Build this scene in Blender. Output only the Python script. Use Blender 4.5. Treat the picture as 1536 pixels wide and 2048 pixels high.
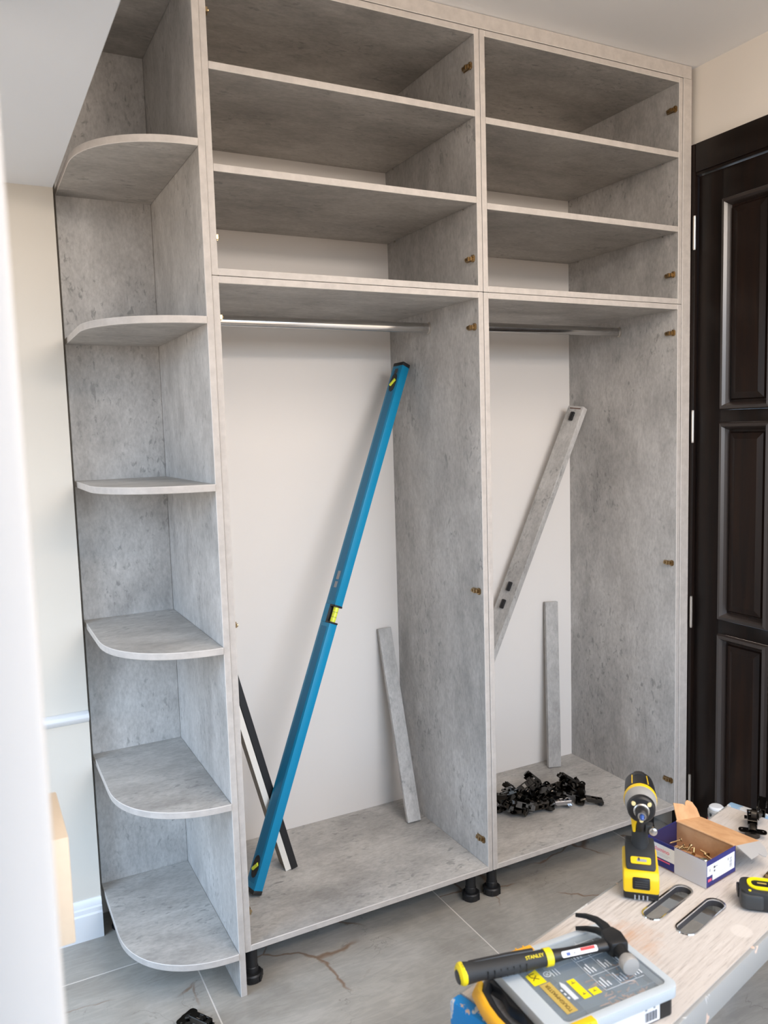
import bpy, bmesh, math, random
from mathutils import Vector, Matrix, Euler
random.seed(7)
for o in list(bpy.data.objects): bpy.data.objects.remove(o, do_unlink=True)
SC = bpy.context.scene
COL = SC.collection
V = Vector

# ------------------------------------------------------------------ camera
FPX, YAW, PITCH, ROLL = 1619.86, 0.47813, -0.10062, -0.029715
CAMP = V((-0.56584, -2.01989, 1.51615))
cy, sy, cp, sp, cr, sr = math.cos(YAW), math.sin(YAW), math.cos(PITCH), math.sin(PITCH), math.cos(ROLL), math.sin(ROLL)
fwd = V((sy*cp, cy*cp, sp)); r0 = V((cy, -sy, 0)); u0 = r0.cross(fwd)
rt = r0*cr + u0*sr; upv = -r0*sr + u0*cr
cam = bpy.data.cameras.new('camera'); camo = bpy.data.objects.new('camera', cam); COL.objects.link(camo)
M = Matrix((rt, upv, -fwd)).transposed().to_4x4(); M.translation = CAMP
camo.matrix_world = M
cam.sensor_fit = 'HORIZONTAL'; cam.sensor_width = 36.0; cam.lens = FPX*36.0/1536.0
cam.clip_start = 0.05
cam.dof.use_dof = True; cam.dof.focus_distance = 2.75; cam.dof.aperture_fstop = 7.0
SC.camera = camo

# ------------------------------------------------------------------ light
vs = SC.view_settings
vs.view_transform = 'Standard'; vs.look = 'None'; vs.gamma = 1.0; vs.use_curve_mapping = False
vs.exposure = -0.07
w = bpy.data.worlds.new('world'); SC.world = w; w.use_nodes = True
wn = w.node_tree; bg = wn.nodes['Background']
tc = wn.nodes.new('ShaderNodeTexCoord'); sp_ = wn.nodes.new('ShaderNodeSeparateXYZ'); mr = wn.nodes.new('ShaderNodeMapRange'); rp = wn.nodes.new('ShaderNodeValToRGB')
wn.links.new(tc.outputs['Generated'], sp_.inputs[0]); wn.links.new(sp_.outputs[2], mr.inputs['Value'])
mr.inputs['From Min'].default_value = -1.0; mr.inputs['From Max'].default_value = 1.0
wn.links.new(mr.outputs[0], rp.inputs[0]); wn.links.new(rp.outputs[0], bg.inputs[0])
els = rp.color_ramp.elements          # ground, horizon haze, clear sky above
els[0].position = 0.0; els[0].color = (0.21, 0.175, 0.145, 1)
els[1].position = 0.495; els[1].color = (0.34, 0.285, 0.24, 1)
for ps, cl_ in ((0.515, (0.92, 0.96, 1.0, 1)), (0.58, (0.70, 0.91, 1.17, 1)), (1.0, (0.52, 0.77, 1.15, 1))):
    e_ = els.new(ps); e_.color = cl_
bg.inputs[1].default_value = 5.7
def portal(name, loc, target, sx, sz):
    l = bpy.data.lights.new(name, 'AREA'); l.shape = 'RECTANGLE'; l.size = sx; l.size_y = sz
    l.cycles.is_portal = True
    o = bpy.data.objects.new(name, l); COL.objects.link(o); o.location = loc
    o.rotation_euler = (V(target)-V(loc)).to_track_quat('-Z', 'Y').to_euler()
def ceiling_fill(loc, sx, sy_, power, color):  # unseen warm ceiling light, added to brighten floor, bench and shelf tops
    l = bpy.data.lights.new('added_ceiling_fill_light', 'AREA'); l.shape = 'RECTANGLE'; l.size = sx; l.size_y = sy_
    l.energy = power; l.color = color
    o = bpy.data.objects.new('added_ceiling_fill_light', l); COL.objects.link(o); o.location = loc
ceiling_fill((0.92, -1.55, 2.675), 1.4, 0.9, 24, (1.0, 0.86, 0.73))
def wall_fill(loc, sx, sz, power, color):      # unseen warm fill strip added on the window wall to brighten upper edges
    l = bpy.data.lights.new('added_wall_fill_light', 'AREA'); l.shape = 'RECTANGLE'; l.size = sx; l.size_y = sz
    l.energy = power; l.color = color
    o = bpy.data.objects.new('added_wall_fill_light', l); COL.objects.link(o); o.location = loc
    o.rotation_euler = (math.pi/2, 0, 0)
wall_fill((0.95, -2.90, 2.56), 1.3, 0.18, 27, (1.0, 0.85, 0.72))
FY = -3.0                      # window wall behind the camera
WX0, WX1, WZ0, WZ1 = -0.65, 1.62, 0.80, 2.64
HX, HY0, HY1, HZ0, HZ1 = -1.50, -1.05, 0.25, 0.30, 2.20
portal('terrace_window_portal', ((WX0+WX1)/2, FY+0.01, (WZ0+WZ1)/2), ((WX0+WX1)/2, 0, (WZ0+WZ1)/2), WX1-WX0, WZ1-WZ0)
portal('hall_window_portal', (HX+0.01, (HY0+HY1)/2, (HZ0+HZ1)/2), (0, (HY0+HY1)/2, (HZ0+HZ1)/2), HY1-HY0, HZ1-HZ0)

# ------------------------------------------------------------------ materials
def mat(name, col, rough=0.5, metal=0.0, spec=0.5, coat=0.0, alpha=1.0, trans=0.0):
    m = bpy.data.materials.new(name); m.use_nodes = True
    b = m.node_tree.nodes['Principled BSDF']
    b.inputs['Base Color'].default_value = (*col, 1); b.inputs['Roughness'].default_value = rough
    b.inputs['Metallic'].default_value = metal; b.inputs['Specular IOR Level'].default_value = spec
    b.inputs['Coat Weight'].default_value = coat; b.inputs['Alpha'].default_value = alpha
    b.inputs['Transmission Weight'].default_value = trans
    return m
class NT:
    def __init__(s, m): s.m = m; s.t = m.node_tree; s.b = s.t.nodes['Principled BSDF']
    def n(s, typ, **kw):
        x = s.t.nodes.new(typ)
        for k, v in kw.items():
            if k in x.inputs: x.inputs[k].default_value = v
            else: setattr(x, k, v)
        return x
    def l(s, a, b): s.t.links.new(a, b)
    def pos(s, scale=(1, 1, 1), obj=False):
        src = s.n('ShaderNodeTexCoord').outputs['Object'] if obj else s.n('ShaderNodeNewGeometry').outputs['Position']
        mp = s.n('ShaderNodeMapping'); mp.inputs['Scale'].default_value = scale; s.l(src, mp.inputs['Vector'])
        return mp.outputs[0]
    def noise(s, vec, scale, detail=5, rough=0.55, dist=0.0):
        x = s.n('ShaderNodeTexNoise'); x.inputs['Scale'].default_value = scale; x.inputs['Detail'].default_value = detail
        x.inputs['Roughness'].default_value = rough; x.inputs['Distortion'].default_value = dist
        s.l(vec, x.inputs['Vector']); return x.outputs['Fac']
    def ramp(s, fac, stops):
        x = s.n('ShaderNodeValToRGB'); e = x.color_ramp.elements
        while len(e) < len(stops): e.new(0.5)
        for k, (p, c) in enumerate(stops):
            e[k].position = p; e[k].color = (*c, 1) if len(c) == 3 else c
        s.l(fac, x.inputs[0]); return x.outputs[0]
    def mix(s, fac, a, b, mode='MIX'):
        x = s.n('ShaderNodeMix', data_type='RGBA', blend_type=mode)
        for sock, v in ((x.inputs[0], fac), (x.inputs[6], a), (x.inputs[7], b)):
            if hasattr(v, 'is_linked'): s.l(v, sock)
            else: sock.default_value = v if isinstance(v, float) else (*v, 1)
        return x.outputs[2]
    def math(s, op, a, b=0.0):
        x = s.n('ShaderNodeMath', operation=op)
        for sock, v in ((x.inputs[0], a), (x.inputs[1], b)):
            if hasattr(v, 'is_linked'): s.l(v, sock)
            else: sock.default_value = v
        return x.outputs[0]
    def bump(s, h, strength=0.2, dist=0.002):
        x = s.n('ShaderNodeBump'); x.inputs['Strength'].default_value = strength; x.inputs['Distance'].default_value = dist
        s.l(h, x.inputs['Height']); s.l(x.outputs[0], s.b.inputs['Normal'])
G = lambda v: (v, v, v)
def laminate(name, stretch, light=(0.64, 0.62, 0.595), dark=(0.335, 0.323, 0.308)):
    m = mat(name, light, 0.5, spec=0.35); t = NT(m)
    p = t.pos(stretch); q = t.pos(tuple(0.35+0.65*c for c in stretch))
    big = t.ramp(t.noise(q, 3.0, 5, 0.6, 0.4), [(0.37, G(0)), (0.62, G(1))])
    med = t.ramp(t.noise(p, 13, 10, 0.74, 0.3), [(0.34, G(0)), (0.64, G(1))])
    c = t.mix(t.mix(0.52, big, med), dark, light)
    fine = t.ramp(t.noise(p, 120, 4, 0.6), [(0.30, G(0.86)), (0.62, G(1.06))])
    c = t.mix(1.0, c, fine, 'MULTIPLY')
    # short dark dashes gathered in drifts
    mk = t.ramp(t.noise(p, 62, 5, 0.6, 0.6), [(0.565, G(0)), (0.64, G(1))])
    mk = t.mix(1.0, mk, t.ramp(t.noise(q, 6.5, 4, 0.6), [(0.46, G(0.05)), (0.60, G(1))]), 'MULTIPLY')
    c = t.mix(t.math('MULTIPLY', mk, 0.55), c, (0.17, 0.167, 0.16))
    t.l(c, t.b.inputs['Base Color'])
    return m
EDGE = mat('concrete_edge_band', (0.56, 0.515, 0.475), 0.5, spec=0.3)
_t = NT(EDGE); _p = _t.pos((1, 1, 1))
_t.l(_t.mix(_t.ramp(_t.noise(_p, 35, 5, 0.6), [(0.35, G(0)), (0.65, G(1))]), (0.47, 0.435, 0.405), (0.55, 0.51, 0.475)), _t.b.inputs['Base Color'])
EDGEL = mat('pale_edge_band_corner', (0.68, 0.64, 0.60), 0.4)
LAMV = laminate('concrete_laminate_vertical_grain', (1, 1, 0.5))
LAMH = laminate('concrete_laminate_cross_grain_shaded', (0.5, 1, 1), (0.575, 0.55, 0.515), (0.295, 0.28, 0.26))  # darker, warmer copy; shade under the shelves is put into the colour
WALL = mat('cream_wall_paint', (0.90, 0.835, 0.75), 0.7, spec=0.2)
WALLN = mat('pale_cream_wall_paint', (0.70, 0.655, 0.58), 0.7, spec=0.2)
CEIL = mat('white_ceiling_paint', (0.92, 0.915, 0.91), 0.8, spec=0.2)
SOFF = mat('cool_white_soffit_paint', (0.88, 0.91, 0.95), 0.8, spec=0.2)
WALLD = mat('darkened_unseen_wall', (0.42, 0.38, 0.34), 0.7, spec=0.2)  # unseen walls, darkened to cut the bounce light reaching the cabinets
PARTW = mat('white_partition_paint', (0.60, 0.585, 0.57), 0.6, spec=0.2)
WHITE = mat('white_gloss_trim_paint', (0.82, 0.83, 0.84), 0.35)
BACK = mat('white_backing_board', (0.755, 0.715, 0.675), 0.45, spec=0.3)
BLK = mat('black_plastic', (0.013, 0.013, 0.014), 0.45)
RUB = mat('black_rubber', (0.025, 0.026, 0.027), 0.65)
DGREY = mat('charcoal_plastic', (0.045, 0.048, 0.05), 0.5)
HINGE = mat('black_nickel_steel', (0.075, 0.069, 0.062), 0.24, metal=1.0)
HINGE2 = mat('bright_nickel_steel', (0.5, 0.5, 0.52), 0.2, metal=1.0)
CHROME = mat('chrome', (0.60, 0.585, 0.57), 0.14, metal=1.0)
STEEL = mat('brushed_steel', (0.62, 0.60, 0.57), 0.32, metal=1.0)
FACE = mat('worn_bare_steel', (0.56, 0.54, 0.515), 0.45, metal=0.55)
NICKEL = mat('satin_nickel', (0.75, 0.71, 0.66), 0.3, metal=1.0)
GEAR = mat('grey_cast_housing', (0.42, 0.41, 0.39), 0.45, metal=0.25)
BRASS = mat('yellow_zinc', (0.40, 0.29, 0.16), 0.28, metal=1.0)
ZINC = mat('green_zinc', (0.55, 0.55, 0.42), 0.3, metal=1.0)
YEL = mat('yellow_plastic', (0.93, 0.60, 0.012), 0.4)
YEL2 = mat('bright_yellow_plastic', (0.95, 0.76, 0.01), 0.4)
ORG = mat('orange_yellow_plastic', (0.95, 0.48, 0.025), 0.4)
LED = mat('frosted_lens', (0.9, 0.74, 0.36), 0.25)
BITB = mat('blue_bit_sleeve', (0.03, 0.09, 0.35), 0.35)
BLUE = mat('blue_painted_aluminium', (0.0, 0.235, 0.44), 0.35)
BLUED = mat('dark_blue_painted_aluminium', (0.0, 0.16, 0.32), 0.4)
VIAL = mat('yellow_green_vial', (0.72, 0.80, 0.06), 0.2)
PAPER = mat('white_paper_label', (0.82, 0.82, 0.84), 0.6)
NAVY = mat('navy_printed_card', (0.018, 0.022, 0.17), 0.5)
NAVY2 = mat('dark_navy_inner_card', (0.02, 0.016, 0.075), 0.6)
GREYC = mat('pale_grey_card', (0.62, 0.62, 0.67), 0.6)
GREYD = mat('grey_board', (0.40, 0.385, 0.37), 0.7)
KRAFT = mat('kraft_card', (0.60, 0.34, 0.17), 0.8, spec=0.15)
t = NT(KRAFT); p = t.pos((1, 1, 1), True)
t.l(t.mix(t.ramp(t.noise(p, 30, 4), [(0.35, G(0)), (0.65, G(1))]), (0.56, 0.31, 0.15), (0.66, 0.39, 0.205)), t.b.inputs['Base Color'])
PINK = mat('pink_print', (0.80, 0.12, 0.20), 0.6)
RED = mat('red_print', (0.75, 0.03, 0.03), 0.5)
INK = mat('dark_print', (0.06, 0.06, 0.07), 0.6)
GINK = mat('grey_print', (0.33, 0.34, 0.36), 0.6)
BINK = mat('brown_print', (0.10, 0.055, 0.01), 0.6)
WINK = mat('white_print', (0.70, 0.74, 0.78), 0.5)
OLIVE = mat('faded_yellow_print', (0.56, 0.40, 0.10), 0.5)
TAUPE = mat('taupe_board', (0.20, 0.165, 0.12), 0.6)
IVORY = mat('ivory_edge', (0.82, 0.78, 0.71), 0.5)
TIMBER = mat('pale_timber', (0.78, 0.57, 0.38), 0.6)
t = NT(TIMBER); p = t.pos((8, 1, 8), True)
t.l(t.mix(t.noise(p, 6, 4), (0.80, 0.66, 0.50), (0.74, 0.60, 0.45)), t.b.inputs['Base Color'])
PLEXI = mat('clear_lid_plastic', (0.74, 0.85, 0.93), 0.18, alpha=0.15)
FROST = mat('frosted_lid_rim', (0.60, 0.66, 0.70), 0.3, alpha=0.88)
BOXIN = mat('smoky_grey_tray', (0.075, 0.115, 0.15), 0.4)
COPPER = mat('brown_screw_finish', (0.45, 0.24, 0.13), 0.4, metal=0.6)
GROUT = mat('pale_grout', (0.74, 0.69, 0.63), 0.9)

# door wood
DOOR = mat('espresso_stained_wood', (0.010, 0.006, 0.005), 0.34, spec=0.28)
t = NT(DOOR); p = t.pos((6, 6, 0.6))
t.l(t.ramp(t.noise(p, 5, 6, 0.6, 0.6), [(0.35, (0.006, 0.004, 0.0035)), (0.7, (0.014, 0.007, 0.0045))]), t.b.inputs['Base Color'])
DOORM = mat('espresso_moulding_highlight', (0.030, 0.022, 0.019), 0.32, spec=0.9)  # light caught on the mouldings is put into the lighter base colour
DOORP = mat('espresso_panel_wood', (0.02, 0.010, 0.007), 0.32, spec=0.32)
t = NT(DOORP); p = t.pos((6, 6, 0.5))
t.l(t.ramp(t.noise(p, 6, 6, 0.62, 0.8), [(0.3, (0.007, 0.0045, 0.004)), (0.72, (0.022, 0.010, 0.006))]), t.b.inputs['Base Color'])

# stone floor tile: taupe clouds, brown hairline veins
TILE = mat('grey_marble_tile', (0.36, 0.345, 0.315), 0.32, spec=0.45)
t = NT(TILE); p = t.pos((1, 1, 1))
info = t.n('ShaderNodeObjectInfo')
off = t.n('ShaderNodeVectorMath', operation='MULTIPLY_ADD'); t.l(info.outputs['Random'], off.inputs[0])
off.inputs[1].default_value = (7.0, 3.0, 5.0); t.l(p, off.inputs[2]); p = off.outputs[0]
cl = t.ramp(t.noise(p, 3.2, 7, 0.62, 0.8), [(0.33, (0.345, 0.32, 0.28)), (0.52, (0.43, 0.405, 0.36)), (0.7, (0.52, 0.49, 0.445))])
strk = t.ramp(t.noise(t.pos((1.2, 5, 1)), 9, 6, 0.6, 1.5), [(0.42, G(0.93)), (0.62, G(1.06))])
cl = t.mix(1.0, cl, strk, 'MULTIPLY')
wv = t.n('ShaderNodeVectorMath', operation='MULTIPLY_ADD'); nz_ = t.n('ShaderNodeTexNoise'); nz_.inputs['Scale'].default_value = 7.0; nz_.inputs['Detail'].default_value = 4.0
t.l(p, nz_.inputs['Vector']); t.l(nz_.outputs['Color'], wv.inputs[0]); wv.inputs[1].default_value = (0.11, 0.11, 0.0); t.l(p, wv.inputs[2])
fl2 = t.n('ShaderNodeMapping'); fl2.inputs['Scale'].default_value = (1, 1, 0); t.l(wv.outputs[0], fl2.inputs['Vector'])
vo = t.n('ShaderNodeTexVoronoi', feature='DISTANCE_TO_EDGE'); vo.inputs['Scale'].default_value = 3.1; t.l(fl2.outputs[0], vo.inputs['Vector'])
v1 = t.ramp(vo.outputs['Distance'], [(0.0, G(1)), (0.006, G(0.8)), (0.014, G(0))])
vm = t.ramp(t.noise(p, 3.4, 3), [(0.50, G(0)), (0.60, G(1))])
cl = t.mix(t.math('MULTIPLY', t.mix(1.0, v1, vm, 'MULTIPLY'), 0.85), cl, (0.235, 0.135, 0.075))
v2 = t.math('ABSOLUTE', t.math('SUBTRACT', t.noise(p, 4.5, 4, 0.55, 1.2), 0.47))
v2 = t.ramp(v2, [(0.0, G(0.5)), (0.006, G(0.0))])
cl = t.mix(t.mix(1.0, v2, t.ramp(t.noise(p, 3.1, 2), [(0.5, G(0)), (0.6, G(1))]), 'MULTIPLY'), cl, (0.14, 0.115, 0.095))
t.l(cl, t.b.inputs['Base Color'])
t.l(t.ramp(t.noise(p, 8, 3), [(0.3, G(0.28)), (0.7, G(0.42))]), t.b.inputs['Roughness'])

# bench: whitewashed plywood
PLY = mat('whitewashed_bench_ply', (0.7, 0.62, 0.55), 0.75, spec=0.2)
t = NT(PLY); p = t.pos((0.5, 7, 1), True); pi = t.pos((1, 1, 1), True)
gr = t.ramp(t.noise(p, 24, 6, 0.65, 0.5), [(0.34, (0.37, 0.325, 0.29)), (0.46, (0.56, 0.505, 0.46)), (0.62, (0.66, 0.61, 0.565))])
wash = t.ramp(t.noise(pi, 9, 5, 0.6), [(0.36, G(0.1)), (0.58, G(0.8))])
c = t.mix(wash, gr, (0.60, 0.55, 0.505))
chip = t.ramp(t.noise(p, 60, 4, 0.6), [(0.60, G(0)), (0.68, G(0.6))])
c = t.mix(chip, c, (0.30, 0.27, 0.25))
sx = t.n('ShaderNodeSeparateXYZ'); t.l(pi, sx.inputs[0])
def blob(cx, cyy, r, soft):
    dx = t.math('SUBTRACT', sx.outputs[0], cx); dy = t.math('SUBTRACT', sx.outputs[1], cyy)
    d = t.math('SQRT', t.math('ADD', t.math('MULTIPLY', dx, dx), t.math('MULTIPLY', dy, dy)))
    return t.ramp(t.math('ADD', t.math('DIVIDE', d, r), t.math('MULTIPLY', t.noise(pi, 30, 4), soft)), [(0.0, G(1)), (0.5, G(1)), (0.5+soft*0.5+0.02, G(0))])
rust = t.mix(1.0, blob(0.352, -0.135, 0.16, 0.8), t.ramp(t.noise(p, 18, 4), [(0.35, G(0.1)), (0.65, G(0.8))]), 'MULTIPLY')
c = t.mix(rust, c, (0.55, 0.30, 0.16))
c = t.mix(t.math('MULTIPLY', blob(0.545, -0.278, 0.044, 0.15), 0.6), c, (0.70, 0.65, 0.60))
t.l(c, t.b.inputs['Base Color']); t.bump(t.noise(p, 40, 4), 0.25, 0.002)
def spattered(name, base, splat, scale, lo):
    m = mat(name, base, 0.45); t = NT(m); p = t.pos((1, 1, 0.7), True)
    k = t.ramp(t.noise(p, scale, 5, 0.6, 0.5), [(lo, G(0)), (lo+0.03, G(1))])
    c = t.mix(k, base, splat)
    k2 = t.ramp(t.noise(p, scale*2.3, 3, 0.5), [(0.66, G(0)), (0.69, G(1))])
    t.l(t.mix(k2, c, (0.78, 0.58, 0.47)), t.b.inputs['Base Color']); return m
ALU = spattered('paint_spattered_aluminium', (0.36, 0.36, 0.35), (0.66, 0.66, 0.64), 14, 0.58)
DALU = mat('dark_aluminium', (0.09, 0.09, 0.10), 0.4, metal=0.6)
BLUEP = spattered('paint_spattered_blue', (0.0, 0.29, 0.78), (0.74, 0.78, 0.82), 22, 0.55)
BLUEF = spattered('faded_blue_trim', (0.30, 0.48, 0.68), (0.72, 0.74, 0.75), 26, 0.50)

# ------------------------------------------------------------------ mesh helpers
def box(bm, a, b, mx=None):
    vs_ = [bm.verts.new(((a, b)[i][0], (a, b)[j][1], (a, b)[k][2])) for i in (0, 1) for j in (0, 1) for k in (0, 1)]
    for f in ((0, 1, 3, 2), (4, 6, 7, 5), (0, 4, 5, 1), (2, 3, 7, 6), (0, 2, 6, 4), (1, 5, 7, 3)):
        bm.faces.new([vs_[i] for i in f])
    if mx is not None: bmesh.ops.transform(bm, matrix=mx, verts=vs_)
    return bm
def nb(): return bmesh.new()
def bx(a, b, mx=None): return box(nb(), a, b, mx)
def frame_to(p0, d):
    d = V(d).normalized(); x = V((0, 0, 1)) if abs(d.z) < 0.95 else V((1, 0, 0))
    a = x.cross(d).normalized(); b = d.cross(a)
    m = Matrix((a, b, d)).transposed().to_4x4(); m.translation = p0; return m
def cyl(bm, p0, p1, ra, rb=None, n=20, caps=True):
    rb = ra if rb is None else rb
    p0, p1 = V(p0), V(p1); m = frame_to(p0, p1-p0); h = (p1-p0).length
    A = [bm.verts.new(m @ V((ra*math.cos(2*math.pi*k/n), ra*math.sin(2*math.pi*k/n), 0))) for k in range(n)]
    B = [bm.verts.new(m @ V((rb*math.cos(2*math.pi*k/n), rb*math.sin(2*math.pi*k/n), h))) for k in range(n)]
    for k in range(n): bm.faces.new((A[k], A[(k+1) % n], B[(k+1) % n], B[k]))
    if caps: bm.faces.new(A[::-1]); bm.faces.new(B)
    return bm
def lathe(bm, prof, mx=None, n=24):
    rings = []
    for r, z in prof:
        if r < 1e-6: rings.append([bm.verts.new((0, 0, z))])
        else: rings.append([bm.verts.new((r*math.cos(2*math.pi*k/n), r*math.sin(2*math.pi*k/n), z)) for k in range(n)])
    for A, B in zip(rings, rings[1:]):
        for k in range(n):
            q = [A[k % len(A)], A[(k+1) % len(A)], B[(k+1) % len(B)], B[k % len(B)]]
            f = []
            for v in q:
                if v not in f: f.append(v)
            if len(f) > 2: bm.faces.new(f)
    if len(rings[0]) > 1: bm.faces.new(rings[0][::-1])
    if len(rings[-1]) > 1: bm.faces.new(rings[-1])
    if mx is not None: bmesh.ops.transform(bm, matrix=mx, verts=[v for R in rings for v in R])
    return bm
def prism(bm, pts, h0, h1, axis='z', mx=None):
    def P(a, b, h): return {'z': (a, b, h), 'y': (a, h, b), 'x': (h, a, b)}[axis]
    A = [bm.verts.new(P(a, b, h0)) for a, b in pts]; B = [bm.verts.new(P(a, b, h1)) for a, b in pts]
    n = len(pts)
    for k in range(n): bm.faces.new((A[k], A[(k+1) % n], B[(k+1) % n], B[k]))
    bm.faces.new(A[::-1]); bm.faces.new(B)
    if mx is not None: bmesh.ops.transform(bm, matrix=mx, verts=A+B)
    return bm
def sweep(bm, pts, rad, n=12, side=V((0, 0, 1)), phase=0.0):
    """n-gon sections (ra along `side`, rb across) along a polyline"""
    pts = [V(p) for p in pts]; rings = []
    for i, p in enumerate(pts):
        d = (pts[min(i+1, len(pts)-1)]-pts[max(i-1, 0)]).normalized()
        b = d.cross(side).normalized(); a = b.cross(d)
        ra, rb = rad[i] if isinstance(rad, list) else rad
        rings.append([bm.verts.new(p + a*ra*math.cos(phase+2*math.pi*k/n) + b*rb*math.sin(phase+2*math.pi*k/n)) for k in range(n)])
    for A, B in zip(rings, rings[1:]):
        for k in range(n): bm.faces.new((A[k], A[(k+1) % n], B[(k+1) % n], B[k]))
    bm.faces.new(rings[0][::-1]); bm.faces.new(rings[-1])
    return bm
def rrect(x0, y0, x1, y1, r, n=6):
    out = []
    for cx, cyy, a0 in ((x1-r, y1-r, 0), (x0+r, y1-r, 90), (x0+r, y0+r, 180), (x1-r, y0+r, 270)):
        for k in range(n+1):
            a = math.radians(a0+90*k/n); out.append((cx+r*math.cos(a), cyy+r*math.sin(a)))
    return out
def holed(outer, holes, z0, z1):
    """flat slab with through holes"""
    bm = nb()
    loops = []
    for lp in [outer]+holes:
        vv = [bm.verts.new((x, y, z1)) for x, y in lp]
        loops.append([bm.edges.new((vv[k], vv[(k+1) % len(vv)])) for k in range(len(vv))])
    bmesh.ops.triangle_fill(bm, use_beauty=True, use_dissolve=False, edges=[e for L in loops for e in L])
    ext = bmesh.ops.extrude_face_region(bm, geom=list(bm.faces))
    bmesh.ops.translate(bm, vec=(0, 0, z0-z1), verts=[g for g in ext['geom'] if isinstance(g, bmesh.types.BMVert)])
    return bm
def obj(name, bm, m, parent=None, bevel=0.0, seg=2, smooth=True, mx=None, ang=35):
    if bevel:
        bm.normal_update()
        ed = [e for e in bm.edges if len(e.link_faces) == 2 and e.calc_face_angle(0) > math.radians(ang)]
        if ed: bmesh.ops.bevel(bm, geom=ed, offset=bevel, segments=seg, affect='EDGES', profile=0.5, clamp_overlap=True)
    if mx is not None: bmesh.ops.transform(bm, matrix=mx, verts=bm.verts)
    bmesh.ops.recalc_face_normals(bm, faces=bm.faces)
    me = bpy.data.meshes.new(name); bm.to_mesh(me); bm.free(); me.materials.append(m)
    if smooth:
        me.polygons.foreach_set('use_smooth', [True]*len(me.polygons)); me.set_sharp_from_angle(angle=math.radians(32))
    o = bpy.data.objects.new(name, me); COL.objects.link(o)
    if parent is not None: o.parent = parent
    return o
def tag(o, label=None, cat=None, group=None, kind=None):
    for k, v in (('label', label), ('category', cat), ('group', group), ('kind', kind)):
        if v: o[k] = v
    return o
def thing(name, label, cat, loc=(0, 0, 0), rot=(0, 0, 0), group=None):
    o = bpy.data.objects.new(name, None); COL.objects.link(o); o.location = loc; o.rotation_euler = rot
    o.empty_display_size = 0.05
    return tag(o, label, cat, group)
def dup(root, loc, rot, label, group=None):
    r = root.copy(); COL.objects.link(r); r.location = loc; r.rotation_euler = rot; r['label'] = label
    if group: r['group'] = group
    elif 'group' in r: del r['group']
    for ch in root.children:
        c = ch.copy(); COL.objects.link(c); c.parent = r
        for g in ch.children:
            d = g.copy(); COL.objects.link(d); d.parent = c
    return r
def text(name, s, size, m, parent, mx, ext=0.0002, align='CENTER'):
    cu = bpy.data.curves.new(name, 'FONT'); cu.body = s; cu.size = size; cu.extrude = ext
    cu.align_x = align; cu.align_y = 'CENTER'
    o = bpy.data.objects.new(name, cu); COL.objects.link(o)
    dg = bpy.context.evaluated_depsgraph_get(); me = bpy.data.meshes.new_from_object(o.evaluated_get(dg))
    bpy.data.objects.remove(o, do_unlink=True); bpy.data.curves.remove(cu)
    me.materials.clear(); me.materials.append(m); me.transform(mx)
    q = bpy.data.objects.new(name, me); COL.objects.link(q); q.parent = parent
    return q
def basis(o, x, y):
    x = V(x).normalized(); z = x.cross(V(y)).normalized(); y = z.cross(x)
    m = Matrix((x, y, z)).transposed().to_4x4(); m.translation = V(o); return m
def S(name, bm, m, **kw): return tag(obj(name, bm, m, **kw), kind='structure')

# ------------------------------------------------------------------ dimensions (metres)
T = 0.018
XL1, XR1, D = 0.8325, 1.6453, 0.557
ZB, ZS, ZT, ZC = 0.1184, 1.9122, 2.6481, 2.69
WX = 1.705          # right wall face
LW = 0.49           # left wall face (y)
NX = -0.283         # niche corner (x)
SOF = 2.222         # soffit underside

# ------------------------------------------------------------------ room
fl = S('floor', bx((HX-0.1, FY-0.1, -0.05), (WX+0.15, 0.75, -0.0008)), GROUT)
PITCHT = 0.782
for i in range(-4, 3):
    for j in range(-5, 1):
        x0 = -0.073 + i*PITCHT; y0 = 0.29 + j*PITCHT
        x1, y1 = min(x0+PITCHT, WX), min(y0+PITCHT, 0.6)
        x0c, y0c = max(x0, HX), max(y0, FY)
        if x1-x0c < 0.05 or y1-y0c < 0.05: continue
        g = 0.0019
        obj('tile', bx((x0c+g, y0c+g, -0.006), (x1-g, y1-g, 0.0)), TILE, fl, bevel=0.0006, seg=1)
S('ceiling', bx((HX-0.1, FY-0.1, ZC), (WX+0.15, 0.75, ZC+0.1)), CEIL)
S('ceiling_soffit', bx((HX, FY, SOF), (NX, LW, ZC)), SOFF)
S('wall_back', bx((NX, 0.60, 0), (WX, 0.75, ZC)), WALL)
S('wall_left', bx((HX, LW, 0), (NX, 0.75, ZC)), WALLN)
bm = nb()
box(bm, (WX, 0.0, 0), (WX+0.15, 0.75, ZC)); box(bm, (WX, -0.86, 2.40), (WX+0.15, 0.0, ZC)); box(bm, (WX, FY, 0), (WX+0.15, -0.86, ZC))
S('wall_right', bm, WALL)
bm = nb()   # wall behind the camera with its wide window opening
box(bm, (HX, FY-0.1, 0), (WX0, FY, ZC)); box(bm, (WX1, FY-0.1, 0), (WX+0.15, FY, ZC))
box(bm, (WX0, FY-0.1, 0), (WX1, FY, WZ0)); box(bm, (WX0, FY-0.1, WZ1), (WX1, FY, ZC))
S('wall_front', bm, WALLD)
bm = nb()   # far side wall of the hall with a glazed opening
box(bm, (HX-0.1, FY-0.1, 0), (HX, HY0, ZC)); box(bm, (HX-0.1, HY1, 0), (HX, 0.75, ZC))
box(bm, (HX-0.1, HY0, HZ1), (HX, HY1, ZC)); box(bm, (HX-0.1, HY0, 0), (HX, HY1, HZ0))
S('wall_hall', bm, WALLD)
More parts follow.
